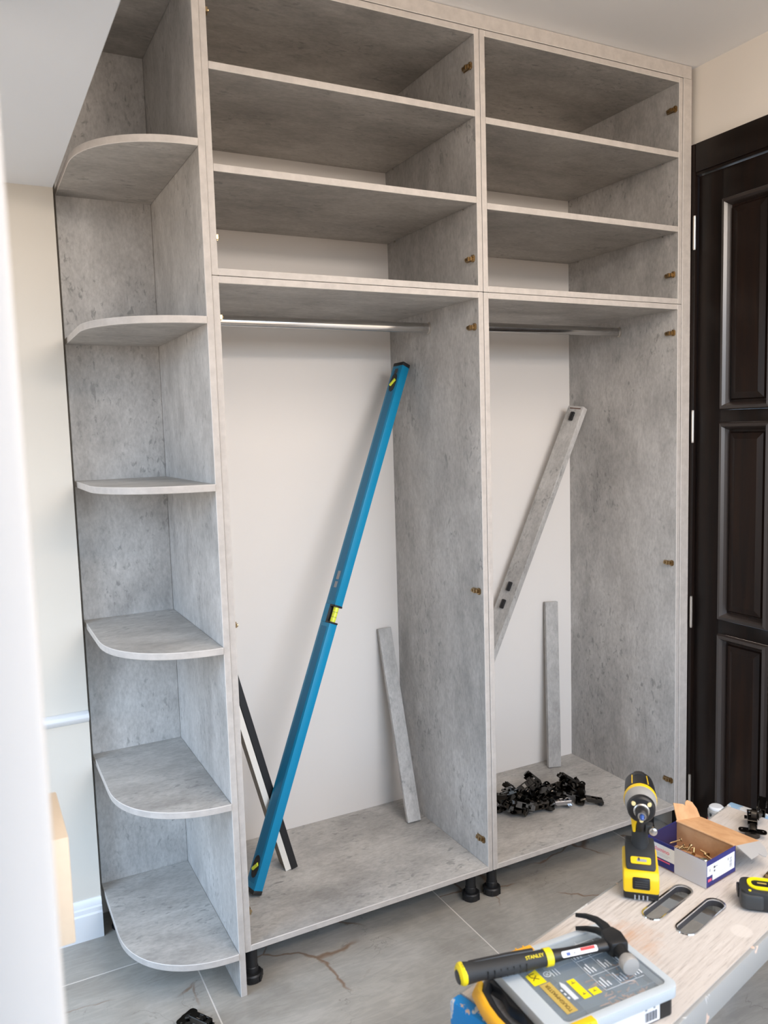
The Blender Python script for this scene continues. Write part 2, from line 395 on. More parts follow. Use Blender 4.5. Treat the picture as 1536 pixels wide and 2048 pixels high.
# baseboard with stepped moulding, chair rail
prof = [(LW, 0), (LW-0.018, 0), (LW-0.018, 0.078), (LW-0.014, 0.083), (LW-0.014, 0.096), (LW-0.010, 0.100), (LW-0.010, 0.112), (LW-0.004, 0.122), (LW, 0.122)]
S('baseboard_left', prism(nb(), prof, HX, NX, 'x'), WHITE)
rail = [(LW, 0.672), (LW-0.006, 0.675), (LW-0.016, 0.683), (LW-0.021, 0.692), (LW-0.019, 0.702), (LW-0.010, 0.708), (LW, 0.710)]
S('trim_1', prism(nb(), rail, HX, NX, 'x'), WHITE, bevel=0.002)
# white end of the partition beside the camera, with a pale timber block fixed on it
S('wall_partition', bx((-0.585, -1.48, 0), (-0.531, -0.5, SOF)), PARTW, bevel=0.006)
tb = thing('timber_block', 'pale timber block fixed to the white partition end at the left edge', 'wood block', (-0.531, -0.70, 0.715))
obj('block', bx((0, 0, 0), (0.072, 0.19, 0.178)), TIMBER, tb, bevel=0.003)

# ------------------------------------------------------------------ door in the right wall
dr = tag(bpy.data.objects.new('door_1', None), kind='structure'); COL.objects.link(dr)
cx0 = WX-0.017
obj('casing_jamb', bx((cx0, -0.014, 0), (WX+0.02, 0.07, 2.44)), DOOR, dr, bevel=0.004)
obj('casing_jamb', bx((cx0, -0.96, 0), (WX+0.02, -0.86, 2.44)), DOOR, dr, bevel=0.004)
obj('casing_head', bx((cx0, -0.86, 2.345), (WX+0.02, -0.014, 2.44)), DOOR, dr, bevel=0.004)
obj('casing_head_step', bx((cx0+0.006, -0.86, 2.336), (WX+0.02, -0.014, 2.346)), DOOR, dr)
LX = WX-0.004      # leaf face
YS = [-0.020, -0.118, -0.315, -0.415, -0.612, -0.850]
ZR = [(0.13, 0.786), (0.835, 1.509), (1.55, 2.236)]
for a, b in ((0, 1), (2, 3), (4, 5)):
    obj('stile', bx((LX, YS[b], 0.008), (LX+0.04, YS[a], 2.332)), DOOR, dr, bevel=0.0015)
zz = [0.008] + [z for q in ZR for z in q] + [2.332]
for c in (1, 3):
    for k in range(0, 8, 2):
        obj('rail', bx((LX+0.0005, YS[c+1], zz[k]), (LX+0.04, YS[c], zz[k+1])), DOOR, dr, bevel=0.001)
    for z0, z1 in ZR:
        y0, y1 = YS[c+1], YS[c]; q = 0.026
        # mitred bolection moulding: one ring
        bm = nb(); ring = []
        for ins, xx in ((0, LX+0.001), (0.004, LX-0.010), (0.014, LX-0.012), (0.020, LX-0.002), (q, LX+0.012)):
            ring.append([bm.verts.new((xx, yy, zz_)) for yy, zz_ in ((y0+ins, z0+ins), (y1-ins, z0+ins), (y1-ins, z1-ins), (y0+ins, z1-ins))])
        for A, B in zip(ring, ring[1:]):
            for k in range(4): bm.faces.new((A[k], A[(k+1) % 4], B[(k+1) % 4], B[k]))
        obj('moulding', bm, DOORM, dr, smooth=False)
        # raised and fielded panel
        bm = nb(); ring = []
        for ins, xx in ((q-0.003, LX+0.012), (q+0.006, LX+0.012), (q+0.010, LX+0.006), (q+0.030, LX+0.001)):
            ring.append([bm.verts.new((xx, yy, zz_)) for yy, zz_ in ((y0+ins, z0+ins), (y1-ins, z0+ins), (y1-ins, z1-ins), (y0+ins, z1-ins))])
        for A, B in zip(ring, ring[1:]):
            for k in range(4): bm.faces.new((A[k], A[(k+1) % 4], B[(k+1) % 4], B[k]))
        bm.faces.new(ring[-1])
        obj('panel', bm, DOORP, dr, smooth=False)
for z0, z1 in ((2.096, 2.20), (1.445, 1.549), (0.792, 0.897), (0.138, 0.243)):
    bm = nb(); cyl(bm, (cx0-0.003, -0.016, z0), (cx0-0.003, -0.016, z1), 0.0045, n=14)
    for k in (0.0, 1.0): cyl(bm, (cx0-0.003, -0.016, z0-0.004 if k == 0 else z1), (cx0-0.003, -0.016, z0 if k == 0 else z1+0.004), 0.0038, n=10)
    h = obj('door_hinge', bm, NICKEL, dr)

# ------------------------------------------------------------------ wardrobe units
def plate_mesh():
    bm = nb()
    box(bm, (-0.002, -0.0215, -0.007), (0, 0.0215, 0.007)); box(bm, (-0.010, -0.012, -0.0055), (-0.002, 0.017, 0.0055))
    box(bm, (-0.0125, -0.004, -0.0065), (-0.010, 0.004, 0.0065)); box(bm, (-0.004, -0.0190, -0.010), (-0.001, -0.010, 0.010))
    for z in (-0.0065, 0.0065): cyl(bm, (-0.006, -0.014, z), (-0.002, -0.014, z), 0.0042, n=10)
    cyl(bm, (-0.0135, 0.011, 0), (-0.009, 0.011, 0), 0.004, n=10)
    return bm
pm = obj('mounting_plate', plate_mesh(), BRASS, None); PLATE = pm.data; bpy.data.objects.remove(pm)
def plate(parent, x, y, z, flip=False):
    o = bpy.data.objects.new('mounting_plate', PLATE); COL.objects.link(o); o.parent = parent
    o.location = (x, y, z); o.rotation_euler = (0, 0, math.pi if flip else 0)
    o['label'] = 'brassy hinge mounting plate screwed to the side panel'
lm = nb()
lathe(lm, [(0.0, 0.0), (0.027, 0.0), (0.029, 0.004), (0.029, 0.020), (0.026, 0.024), (0.018, 0.025), (0.018, 0.040), (0.0165, 0.042), (0.0165, 0.100), (0.024, 0.104), (0.024, 0.1178), (0.0, 0.1178)], n=24)
for k in range(6):
    a = k*math.pi/3; box(lm, (0.027, -0.003, 0.003), (0.031, 0.003, 0.019), Matrix.Rotation(a, 4, 'Z'))
lo = obj('levelling_leg', lm, BLK); LEG = lo.data; bpy.data.objects.remove(lo)
def leg(parent, x, y, z=0):
    o = bpy.data.objects.new('levelling_leg', LEG); COL.objects.link(o); o.parent = parent; o.location = (x, y, z)
    o['label'] = 'black plastic levelling leg'
pn = obj('shelf_pin', cyl(nb(), (-0.006, 0, 0), (0.001, 0, 0), 0.003, n=10), STEEL); PIN = pn.data; bpy.data.objects.remove(pn)
def pin(parent, x, y, z, flip=False):
    o = bpy.data.objects.new('shelf_pin', PIN); COL.objects.link(o); o.parent = parent; o.location = (x, y, z)
    o.rotation_euler = (0, 0, math.pi if flip else 0)
BV = 0.0011
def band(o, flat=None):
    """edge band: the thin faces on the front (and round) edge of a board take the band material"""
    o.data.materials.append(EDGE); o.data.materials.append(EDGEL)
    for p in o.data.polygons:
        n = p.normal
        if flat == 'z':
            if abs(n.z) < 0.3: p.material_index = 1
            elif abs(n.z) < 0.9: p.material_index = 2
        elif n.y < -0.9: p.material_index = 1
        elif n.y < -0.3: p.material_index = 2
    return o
def panel(name, a, b, parent, m):
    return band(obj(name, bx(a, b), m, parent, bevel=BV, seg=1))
def unit(name, label, x0, x1, z0, z1, shelves=(), rod=None, legs=(), plates=(), lplates=()):
    """carcass with root at the left bottom front corner"""
    r = thing(name, label, 'cabinet', (x0, 0, z0)); W, H = x1-x0, z1-z0; g = 0.0009
    panel('side_panel', (g, 0, g), (T, D+0.003, H-g), r, LAMV); panel('side_panel', (W-T, 0, g), (W-g, D+0.003, H-g), r, LAMV)
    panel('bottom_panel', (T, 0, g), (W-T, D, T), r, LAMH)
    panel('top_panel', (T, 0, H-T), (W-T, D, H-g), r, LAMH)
    obj('back_panel', bx((T, D, 0), (W-T, D+0.0035, H)), BACK, r)['label'] = 'white backing board'
    for z in shelves:
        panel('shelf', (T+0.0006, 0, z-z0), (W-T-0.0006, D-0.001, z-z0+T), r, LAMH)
        for yy in (0.07, 0.50):
            pin(r, W-T, yy, z-z0-0.003); pin(r, T, yy, z-z0-0.003, True)
    if rod:
        y, z = rod[0], rod[1]-z0
        ro = obj('hanging_rod', sweep(nb(), [(T, y, z), (W-T, y, z)], (0.0155, 0.0085), 20, V((0, 0, 1))), CHROME, r)
        ro['label'] = 'chrome oval hanging rail'
        for xx, s in ((T, 1), (W-T, -1)):
            obj('rod_bracket', sweep(nb(), [(xx, y, z), (xx+s*0.006, y, z)], (0.0185, 0.0115), 20, V((0, 0, 1))), NICKEL, ro)
    for x, y in legs: leg(r, x-x0, y, -z0)
    for y, z in plates: plate(r, W-T, y, z-z0)
    for y, z in lplates: plate(r, T, y, z-z0, True)
    return r
unit('tall_cabinet', 'open grey tall carcass beside the corner shelves, blue level leaning inside', T, XL1, ZB, ZS, (), (0.284, 1.842),
     ((0.051, 0.055), (0.795, 0.075), (0.08, 0.5), (0.78, 0.5)), ((0.034, 1.813), (0.036, 1.016), (0.036, 0.217)), ((0.034, 1.813), (0.036, 1.016), (0.036, 0.217)))
unit('tall_cabinet', 'open grey tall carcass next to the dark door, black hinges piled inside', XL1, XR1, ZB, ZS, (), (0.276, 1.851),
     ((0.872, 0.068), (1.585, 0.08), (0.90, 0.5), (1.58, 0.5)), ((0.031, 1.818), (0.032, 1.021), (0.029, 0.225)), ((0.034, 1.813), (0.036, 1.016), (0.036, 0.217)))
unit('top_cabinet', 'open grey top box with two shelves above the blue level', T, XL1, ZS, ZT, (2.1642, 2.4048), None, (), ((0.033, 2.55), (0.036, 2.011)), ((0.033, 2.55), (0.036, 2.011)))
unit('top_cabinet', 'open grey top box with two shelves next to the ceiling corner by the door', XL1, XR1, ZS, ZT, (2.1503, 2.391), None, (), ((0.029, 2.55), (0.033, 2.013)), ((0.033, 2.55), (0.036, 2.011)))
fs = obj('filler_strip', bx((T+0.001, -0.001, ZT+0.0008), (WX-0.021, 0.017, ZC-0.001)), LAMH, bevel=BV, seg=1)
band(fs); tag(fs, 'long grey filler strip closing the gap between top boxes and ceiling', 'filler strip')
ep = obj('filler_strip', bx((XR1+0.0008, -0.001, ZB), (WX-0.020, 0.017, ZT)), LAMV, bevel=BV, seg=1)
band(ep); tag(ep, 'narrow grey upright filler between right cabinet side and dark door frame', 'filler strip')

# corner shelf unit
DC, CW = 0.549, 0.2712
cu = thing('corner_shelf_unit', 'grey open corner shelving with rounded shelves at the left end', 'shelf unit', (0, 0, 0))
panel('side_panel', (0, -0.004, 0), (T-0.0006, DC+0.02, ZC-0.002), cu, LAMV)
obj('back_panel', bx((-CW, DC, 0.10), (-0.0004, DC+T, ZC-0.002)), LAMV, cu, bevel=BV, seg=1)
def corner_shelf(z, name='shelf', th=T):
    R = 0.262; pts = [(-0.0006, DC-0.0005), (-CW, DC-0.0005)]
    for k in range(0, 25):
        a = math.radians(180+90*k/24)
        ca, sa = math.cos(a), math.sin(a)
        n = 2.25                                  # slightly squarer than a circle
        ca = math.copysign(abs(ca)**(2/n), ca); sa = math.copysign(abs(sa)**(2/n), sa)
        pts.append((CW*ca-0.0006*(k == 24), -0.008+0.27+0.27*sa))
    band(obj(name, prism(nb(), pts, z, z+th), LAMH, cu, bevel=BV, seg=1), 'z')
for z in (2.2166, 1.7926, 1.3748, 0.9519, 0.530, 0.1091): corner_shelf(z)
corner_shelf(2.638, 'top_panel')
leg(cu, -0.225, 0.50, -0.009)

# ------------------------------------------------------------------ spirit level leaning in the left carcass
def lean(B, Tt):
    B, Tt = V(B), V(Tt); a = (Tt-B).normalized(); mid = (B+Tt)/2
    v = (CAMP-mid); v = (v-a*v.dot(a)).normalized(); return B, a, v, a.cross(v), (Tt-B).length
B, a, v, rgt, L = lean((0.118, 0.232, 0.150), (0.789, 0.428, 1.745))
th = math.radians(35); ne = v*math.cos(th)+rgt*math.sin(th)
m = basis(B, ne.cross(a)*-1, ne)      # local: y = edge normal, z = along
m = Matrix((a.cross(ne)*-1, ne, a)).transposed().to_4x4(); m.translation = B
lv = thing('spirit_level', 'long blue spirit level leaning diagonally inside the left tall carcass', 'level', B)
lv.matrix_world = m
sgn = 1 if (m.to_3x3() @ V((1, 0, 0))).dot(v) > 0 else -1    # side face toward the viewer is local sgn*x
tw, ww = 0.015, 0.026
nz = 0.496*L; nh = 0.030
def lbox(name, x0, x1, y0, y1, z0, z1, mm, par=None, bev=0.001):
    return obj(name, bx((x0, y0, z0), (x1, y1, z1)), mm, par or lv, bevel=bev)
lbox('body', -tw, tw, -ww, ww, 0.012, nz-nh, BLUE); lbox('body', -tw, tw, -ww, ww, nz+nh, L-0.012, BLUE)
lbox('body', -tw, tw, -ww, 0.002, nz-nh+0.0002, nz+nh-0.0002, BLUE, bev=0)
for za, zb_ in ((0.030, nz-nh-0.012), (nz+nh+0.012, L-0.030)):      # recessed web stripe on the side face
    lbox('side_web', sgn*(tw-0.001), sgn*(tw+0.0004), -ww+0.010, ww-0.010, za, zb_, BLUED, bev=0)
for z0, z1 in ((0.0, 0.014), (L-0.014, L)):
    lbox('end_cap', -tw-0.001, tw+0.001, -ww-0.001, ww+0.001, z0, z1, BLK, bev=0.003)
c = lbox('vial_housing', -tw-0.0005, tw+0.0005, 0.0, 0.004, nz-nh, nz+nh, BLK)
for s in (-1, 1): lbox('vial_end', -tw-0.0005, tw+0.0005, 0.004, ww+0.001, nz+s*nh-0.006*(s > 0), nz+s*nh+0.006*(s < 0), BLK, c)
vi = obj('vial', sweep(nb(), [(0, 0.016, nz-nh+0.006), (0, 0.017, nz), (0, 0.016, nz+nh-0.006)], (0.009, 0.009), 16, V((1, 0, 0))), VIAL, c)
for dz in (-0.008, 0.008): obj('vial_line', cyl(nb(), (0, 0.0165, nz+dz-0.0005), (0, 0.0165, nz+dz+0.0005), 0.0094, n=18), INK, c)
for z in (0.075, L-0.075):
    xs = sgn*(tw+0.0006)
    h = obj('end_vial_housing', sweep(nb(), [(xs-sgn*0.004, 0, z), (xs+sgn*0.0012, 0, z)], (0.033, 0.0165), 22, V((0, 0, 1))), BLK, lv)
    obj('end_vial', sweep(nb(), [(xs+sgn*0.001, -0.010, z-0.010), (xs+sgn*0.001, 0.010, z+0.010)], (0.0055, 0.0055), 12, V((1, 0, 0))), VIAL, h)
lbox('label_patch', sgn*(tw+0.0003), sgn*(tw+0.0008), -0.008, 0.008, L-0.042, L-0.024, INK, bev=0)
lbox('label_patch', sgn*(tw+0.0003), sgn*(tw+0.0008), -0.007, 0.007, nz+0.085, nz+0.105, GINK, bev=0)
lbox('label_patch', sgn*(tw+0.0003), sgn*(tw+0.0008), -0.007, 0.007, nz+0.112, nz+0.140, GINK, bev=0)

# grey panel strips standing inside
def strip(name, label, B, Tt, w, t_, rot=0.0, m=LAMV, cat='panel strip'):
    B, a, v, rgt, L = lean(B, Tt)
    nf = v*math.cos(rot)+rgt*math.sin(rot); ex = a.cross(nf)
    mx = Matrix((ex, nf, a)).transposed().to_4x4(); mx.translation = B
    r = thing(name, label, cat); r.matrix_world = mx
    return r, w, t_, L
def plain_strip(label, B, Tt, w, nrm):
    B, Tt = V(B), V(Tt); a = (Tt-B).normalized(); n = V(nrm); n = (n-a*n.dot(a)).normalized()
    mx = Matrix((a.cross(n)*-1, n, a)).transposed().to_4x4(); mx.translation = B
    o = obj('panel_strip', bx((-w/2, -T, 0), (w/2, 0, (Tt-B).length)), LAMV, bevel=BV, seg=1); o.matrix_world = mx
    return tag(o, label, 'panel strip', 'grey offcut strips')
plain_strip('grey offcut strip leaning in the back right corner beside the blue level', (0.757, 0.368, ZB+T+0.001), (0.747, 0.536, 0.800), 0.050, (-0.12, -1, 0.2))
plain_strip('grey offcut strip standing upright against white backing behind the hinge pile', (1.474, 0.478, ZB+T+0.001), (1.503, 0.526, 0.806), 0.054, (-0.25, -1, 0.1))
dg, w_, t_, L = strip('drawer_rail_board', 'long grey board with black clips leaning diagonally in the right carcass', (0.905, 0.490, 0.165), (1.587, 0.470, 1.602), 0.074, 0.026, math.radians(-40))
obj('board', bx((-w_/2, -t_, 0), (w_/2, 0, L)), LAMV, dg, bevel=BV, seg=1)
sg = 1 if (dg.matrix_world.to_3x3() @ V((1, 0, 0))).dot(rgt) > 0 else -1
for z in (L-0.045, 0.525*L, 0.480*L):
    c = obj('clip', bx((-0.008, -0.001, z-0.018), (0.008, 0.010, z+0.018)), BLK, dg, bevel=0.003)
    obj('clip_rib', bx((-0.003, 0.009, z-0.014), (0.003, 0.013, z+0.014)), BLK, c, bevel=0.001)
obj('slot_insert', bx((-0.026, -0.001, L-0.012), (0.026, 0.0006, L-0.008)), mat('rust_brown_slot', (0.13, 0.06, 0.04), 0.6), dg)

# two slim boards leaning on the left side panel behind the level
def slim(name, label, B, Tt, sx, sy_, m, m2=None):
    B, Tt = V(B), V(Tt); a = (Tt-B).normalized(); y = V((0.03, 1, 0)); y = (y-a*y.dot(a)).normalized()
    mx = Matrix((y.cross(a), y, a)).transposed().to_4x4(); mx.translation = B; L = (Tt-B).length
    r = thing(name, label, 'strip'); r.matrix_world = mx
    obj('board', bx((-sx, 0.002 if m2 else 0, 0), (0, sy_, L)), m, r, bevel=BV, seg=1)
    if m2: obj('edge_band', bx((-sx, 0, 0), (0, 0.002, L)), m2, r)['label'] = 'ivory edge band'
    return r
slim('edge_banded_strip', 'taupe strip with ivory front edge leaning behind the blue level', (0.2675, 0.301, ZB+T+0.001), (0.064, 0.301, 0.94), 0.018, 0.07, TAUPE, IVORY)
slim('black_strip', 'slim black strip leaning behind the blue level', (0.2905, 0.300, ZB+T+0.001), (0.086, 0.300, 0.95), 0.0215, 0.018, BLK)

# ------------------------------------------------------------------ concealed hinges
def hinge_thing(label, loc, rot, group, arm=HINGE):
    h = thing('cabinet_hinge', label, 'hinge', loc, rot, group)
    bm = nb(); cyl(bm, (0, 0, -0.012), (0, 0, 0), 0.0172, n=18)
    c = obj('hinge_cup', bm, HINGE, h)
    bm = holed(rrect(-0.014, -0.032, 0.011, 0.032, 0.010, 4), [[(0.002+0.0028*math.cos(a), y+0.0028*math.sin(a)) for a in (0, 1, 2, 3, 4, 5)] for y in (-0.024, 0.024)], 0, 0.0018); obj('flange', bm, HINGE, c, smooth=False)
    bm = nb(); sweep(bm, [(0.000, 0, 0.001), (0.014, 0, 0.009), (0.028, 0, 0.011)], (0.005, 0.0095), 8, V((0, 0, 1))); obj('knuckle', bm, HINGE, h)
    bm = nb(); X0, X1, A_ = 0.016, 0.078, 0.0110
    prism(bm, [(X0, 0.010), (X0+0.008, 0.002), (X1-0.012, 0.002), (X1, 0.008), (X1, 0.017), (X0, 0.017)], -A_, -A_+0.0016, 'y')
    prism(bm, [(X0, 0.010), (X0+0.008, 0.002), (X1-0.012, 0.002), (X1, 0.008), (X1, 0.017), (X0, 0.017)], A_-0.0016, A_, 'y')
    box(bm, (X0, -A_, 0.0165), (0.038, A_, 0.0185)); box(bm, (0.050, -A_, 0.0165), (0.060, A_, 0.0185)); box(bm, (0.069, -A_, 0.0165), (X1, A_, 0.0185))
    for y in (-A_, A_-0.004): box(bm, (0.036, y, 0.0165), (0.071, y+0.004, 0.0185))
    obj('arm', bm, arm, h, bevel=0.0005, seg=1)
    bm = nb(); cyl(bm, (0.055, 0, 0.010), (0.055, 0, 0.0210), 0.0045, n=10); cyl(bm, (0.073, 0, 0.008), (0.073, 0, 0.0200), 0.0040, n=10)
    box(bm, (0.052, -0.0085, -0.001), (0.084, 0.0085, 0.009)); box(bm, (0.064, -0.017, -0.001), (0.078, 0.017, 0.002)); obj('adjusting_block', bm, HINGE2 if arm is HINGE2 else HINGE, h)
    return h
HB = ZB+T
random.seed(21)
proto = hinge_thing('shiny arm hinge lying in front middle of the black hinge pile', (1.225, 0.205, HB+0.0165), (math.radians(8), math.radians(0), math.radians(-20)), None, HINGE2)
hp = hinge_thing('black cabinet hinge heaped at the left of the pile by the middle panels', (1.10, 0.30, HB+0.012), (0, 0, 0.4), 'hinges at the left of the pile')
R = math.radians
pile = [  # x, y, z, rx, ry, rz
    (1.055, 0.285, 0.014, 0, 0, 200), (1.095, 0.215, 0.014, 180, 0, 75), (1.150, 0.250, 0.014, 90, 0, 140), (1.205, 0.290, 0.014, 0, 0, -60),
    (1.262, 0.250, 0.014, 90, 0, 30), (1.300, 0.205, 0.014, 0, 0, 150), (1.345, 0.180, 0.014, 0, 10, -30), (1.372, 0.205, 0.020, 90, 0, 120),
    (1.105, 0.325, 0.022, 200, 0, 20), (1.140, 0.270, 0.036, 30, -15, 100), (1.085, 0.245, 0.040, 60, 10, -40), (1.190, 0.240, 0.034, 100, 0, 20),
    (1.245, 0.265, 0.034, 20, -8, -10), (1.330, 0.210, 0.036, 200, 0, 60), (1.285, 0.235, 0.036, 80, 10, 170), (1.160, 0.310, 0.024, 10, -20, -80),
    (1.060, 0.265, 0.048, 140, 15, 60), (1.350, 0.215, 0.044, 30, -15, 100), (1.115, 0.245, 0.056, 70, 0, 210), (1.230, 0.300, 0.016, 180, 0, 10),
    (1.075, 0.225, 0.062, 20, 10, 130), (1.130, 0.215, 0.024, 100, 0, -10), (1.180, 0.215, 0.018, 70, 5, 200), (1.270, 0.215, 0.040, 180, 5, 40),
    (1.310, 0.240, 0.052, 110, 0, 10), (1.100, 0.275, 0.068, 15, -20, 240), (1.225, 0.235, 0.050, 150, 8, 90), (1.165, 0.265, 0.050, 40, -10, 20)]
for x, y, z, rx, ry, rz in pile:
    side, grp = (('at the left of the pile by the middle panels', 'hinges at the left of the pile') if x < 1.14 else
                 ('in the middle of the pile', 'hinges in the middle of the pile') if x < 1.25 else
                 ('in the right half of the pile towards the door', 'hinges at the right of the pile'))
    dup(hp, (x, y, HB+z+0.002), (R(rx), R(ry), R(rz)), 'black cabinet hinge heaped '+side, grp)
hp.rotation_euler = (R(170), 0, R(40)); hp.location = (1.105, 0.335, HB+0.022)
dup(hp, (1.262, 0.290, HB+0.040), (R(80), R(-40), R(150)), 'black hinge standing steepest at the top middle of the pile')
dup(hp, (1.375, 0.225, HB+0.040), (R(70), R(-35), R(160)), 'black hinge tipped up at the right end of the pile')
dup(hp, (1.135, 0.290, HB+0.050), (R(60), R(-35), R(-25)), 'black hinge tipped up at the left of the pile')
fh = dup(hp, (-0.150, -0.022, 0.013), (0, 0, R(-58)), 'single dark hinge lying on the tiles below the corner shelves')
# ------------------------------------------------------------------ work platform
O = V((0.151, -0.847, 0)); ROT = math.atan2(0.243, 0.970); ZH = 0.5
wb = thing('work_platform', 'whitewashed paint-spattered work bench with blue ends and two handle slots', 'bench', O, (0, 0, ROT))
W0, W1, LB = -0.008, -0.316, 1.07
def stadium(x0, x1, y, r, n=10):
    pts = []
    for k in range(n+1):
        a = math.radians(-90+180*k/n); pts.append((x1-r+r*math.cos(a), y+r*math.sin(a)))
    for k in range(n+1):
        a = math.radians(90+180*k/n); pts.append((x0+r+r*math.cos(a), y+r*math.sin(a)))
    return pts
slots = [(0.452, 0.612, -0.126, 0.018), (0.456, 0.612, -0.199, 0.018)]
obj('platform_board', holed([(0.012, W0-0.006), (0.012, W1+0.004), (LB-0.028, W1+0.004), (LB-0.028, W0-0.006)], [stadium(*s) for s in slots], ZH-0.013, ZH), PLY, wb, smooth=False)
for s in slots:
    lp = stadium(s[0]-0.0015, s[1]+0.0015, s[2], s[3]+0.0015); bm = nb(); n = len(lp)
    rings = []
    for off_, z in ((0.003, ZH+0.0002), (0.002, ZH+0.0022), (-0.001, ZH+0.0016), (-0.0012, ZH-0.002)):
        q = stadium(s[0]-0.0015-off_, s[1]+0.0015+off_, s[2], s[3]+0.0015+off_); rings.append([bm.verts.new((x, y, z)) for x, y in q])
    for A, Bq in zip(rings, rings[1:]):
        for k in range(n): bm.faces.new((A[k], A[(k+1) % n], Bq[(k+1) % n], Bq[k]))
    rim_ = obj('slot_rim', bm, CHROME, wb); rim_['label'] = 'bright metal slot rim'
    bm = nb(); rings = [[bm.verts.new((x, y, z)) for x, y in stadium(s[0]+0.0002, s[1]-0.0002, s[2], s[3]-0.0002)] for z in (ZH-0.0015, ZH-0.014)]
    for k in range(n): bm.faces.new((rings[0][k], rings[0][(k+1) % n], rings[1][(k+1) % n], rings[1][k]))
    obj('slot_lining', bm, DALU, rim_)
obj('side_rail', bx((0.012, W1-0.004, ZH-0.053), (LB-0.028, W1+0.004, ZH-0.001)), ALU, wb, bevel=0.001)
obj('side_rail', bx((0.012, W0-0.006, ZH-0.053), (LB-0.028, W0, ZH-0.001)), ALU, wb, bevel=0.001)
obj('end_cap', bx((-0.016, W1-0.004, ZH-0.070), (0.012, W0, ZH-0.0005)), BLUEP, wb, bevel=0.006)['label'] = 'blue painted end trim'
obj('end_cap', bx((LB-0.028, W1-0.004, ZH-0.060), (LB, W0, ZH+0.002)), BLUEF, wb, bevel=0.004)
obj('cross_bar', bx((0.640, W1+0.006, ZH-0.06), (0.680, W0-0.008, ZH-0.024)), ALU, wb)
obj('cross_bar', bx((0.585, W1+0.006, ZH-0.05), (0.606, W0-0.008, ZH-0.024)), STEEL, wb)
for x0, dx in ((0.02, -0.05), (LB-0.035, 0.05)):
    for y in (W0-0.022, W1+0.022):
        sy2 = 0.03 if y > -0.1 else -0.03
        bm = nb(); sweep(bm, [(x0, y, ZH-0.03), (x0+dx, y+sy2, 0.012)], (0.014, 0.021), 4, V((1, 0, 0)), math.pi/4)
        lg = obj('leg', bm, BLUEP, wb, bevel=0.002)
        obj('rubber_foot', bx((x0+dx-0.022, y+sy2-0.022, 0.0005), (x0+dx+0.022, y+sy2+0.022, 0.020)), RUB, lg, bevel=0.003)
    obj('step_rung', bx((x0+dx*0.55-0.02, W1+0.012, 0.235), (x0+dx*0.55+0.02, W0-0.012, 0.26)), ALU, wb, bevel=0.002)
def on_bench(x, y, z=0): return O + V((x*math.cos(ROT)-y*math.sin(ROT), x*math.sin(ROT)+y*math.cos(ROT), ZH+z))

# ------------------------------------------------------------------ impact driver
idr = thing('impact_driver', 'yellow and black cordless impact driver standing on its battery on the bench', 'power drill', (0.690, -0.768, ZH+0.001), (0, 0, math.atan2(-0.735, -0.675)))
hw = 0.036
bb = obj('battery', prism(nb(), [(-0.060, 0), (0.052, 0), (0.058, 0.006), (0.058, 0.020), (-0.060, 0.020)], -hw, hw, 'y'), BLK, idr, bevel=0.004)
for k in range(4): obj('vent_slot', bx((0.0575, -0.013+k*0.0085-0.0015, 0.003), (0.0590, -0.013+k*0.0085+0.0015, 0.013)), GINK, bb)
bm = prism(nb(), [(-0.060, 0.017), (0.0600, 0.017), (0.0565, 0.050), (0.046, 0.060), (-0.058, 0.062)], -hw-0.001, hw+0.001, 'y')
bs = obj('battery_shell', bm, YEL, idr, bevel=0.005)
lt = obj('battery_latch', prism(nb(), [(0.052, 0.0270), (0.0625, 0.0270), (0.0592, 0.0510), (0.050, 0.0510)], -0.0180, 0.0180, 'y'), BLK, idr, bevel=0.003)
for k in range(3): obj('latch_ridge', bx((0.0595-k*0.0006, -0.013, 0.0335+k*0.0045), (0.0620-k*0.0006, 0.013, 0.0353+k*0.0045)), DGREY, lt)
ft = obj('foot', prism(nb(), [(-0.060, 0.060), (0.044, 0.060), (0.038, 0.068), (0.012, 0.084), (-0.012, 0.094), (-0.050, 0.090), (-0.060, 0.078)], -0.031, 0.031, 'y'), RUB, idr, bevel=0.006)
nm = basis((0.029, 0, 0.0752), (0, 1, 0), (-0.026, 0, 0.016))
pl = obj('badge', prism(nb(), rrect(-0.021, -0.008, 0.021, 0.008, 0.004), -0.001, 0.0012), YEL, idr, mx=nm)
obj('badge_mark', bx((-0.008, -0.003, 0.0011), (0.012, 0.003, 0.0016)), GINK, pl, mx=nm)
obj('badge_mark', bx((-0.006, -0.001, 0.0012), (-0.002, 0.006, 0.0017)), INK, pl, mx=nm)
obj('grip', sweep(nb(), [(-0.020, 0, 0.085), (-0.018, 0, 0.105), (-0.015, 0, 0.135), (-0.016, 0, 0.165), (-0.020, 0, 0.185)], [(0.026, 0.021), (0.020, 0.0175), (0.021, 0.0175), (0.024, 0.019), (0.030, 0.022)], 20, V((1, 0, 0))), RUB, idr)
obj('trigger', sweep(nb(), [(0.004, 0, 0.132), (0.010, 0, 0.145), (0.012, 0, 0.160), (0.010, 0, 0.172)], [(0.006, 0.006), (0.008, 0.009), (0.009, 0.010), (0.009, 0.010)], 14, V((1, 0, 0))), BLK, idr)
obj('grip_flash', sweep(nb(), [(0.004, -0.013, 0.128), (0.008, -0.0135, 0.145), (0.012, -0.012, 0.160), (0.020, -0.010, 0.170)], [(0.003, 0.003), (0.005, 0.005), (0.008, 0.008), (0.010, 0.010)], 12, V((1, 0, 0))), YEL, idr)
AX = 0.200; mxx = Matrix.Translation((0, 0, AX)) @ Matrix.Rotation(math.pi/2, 4, 'Y')      # lathe z -> +x
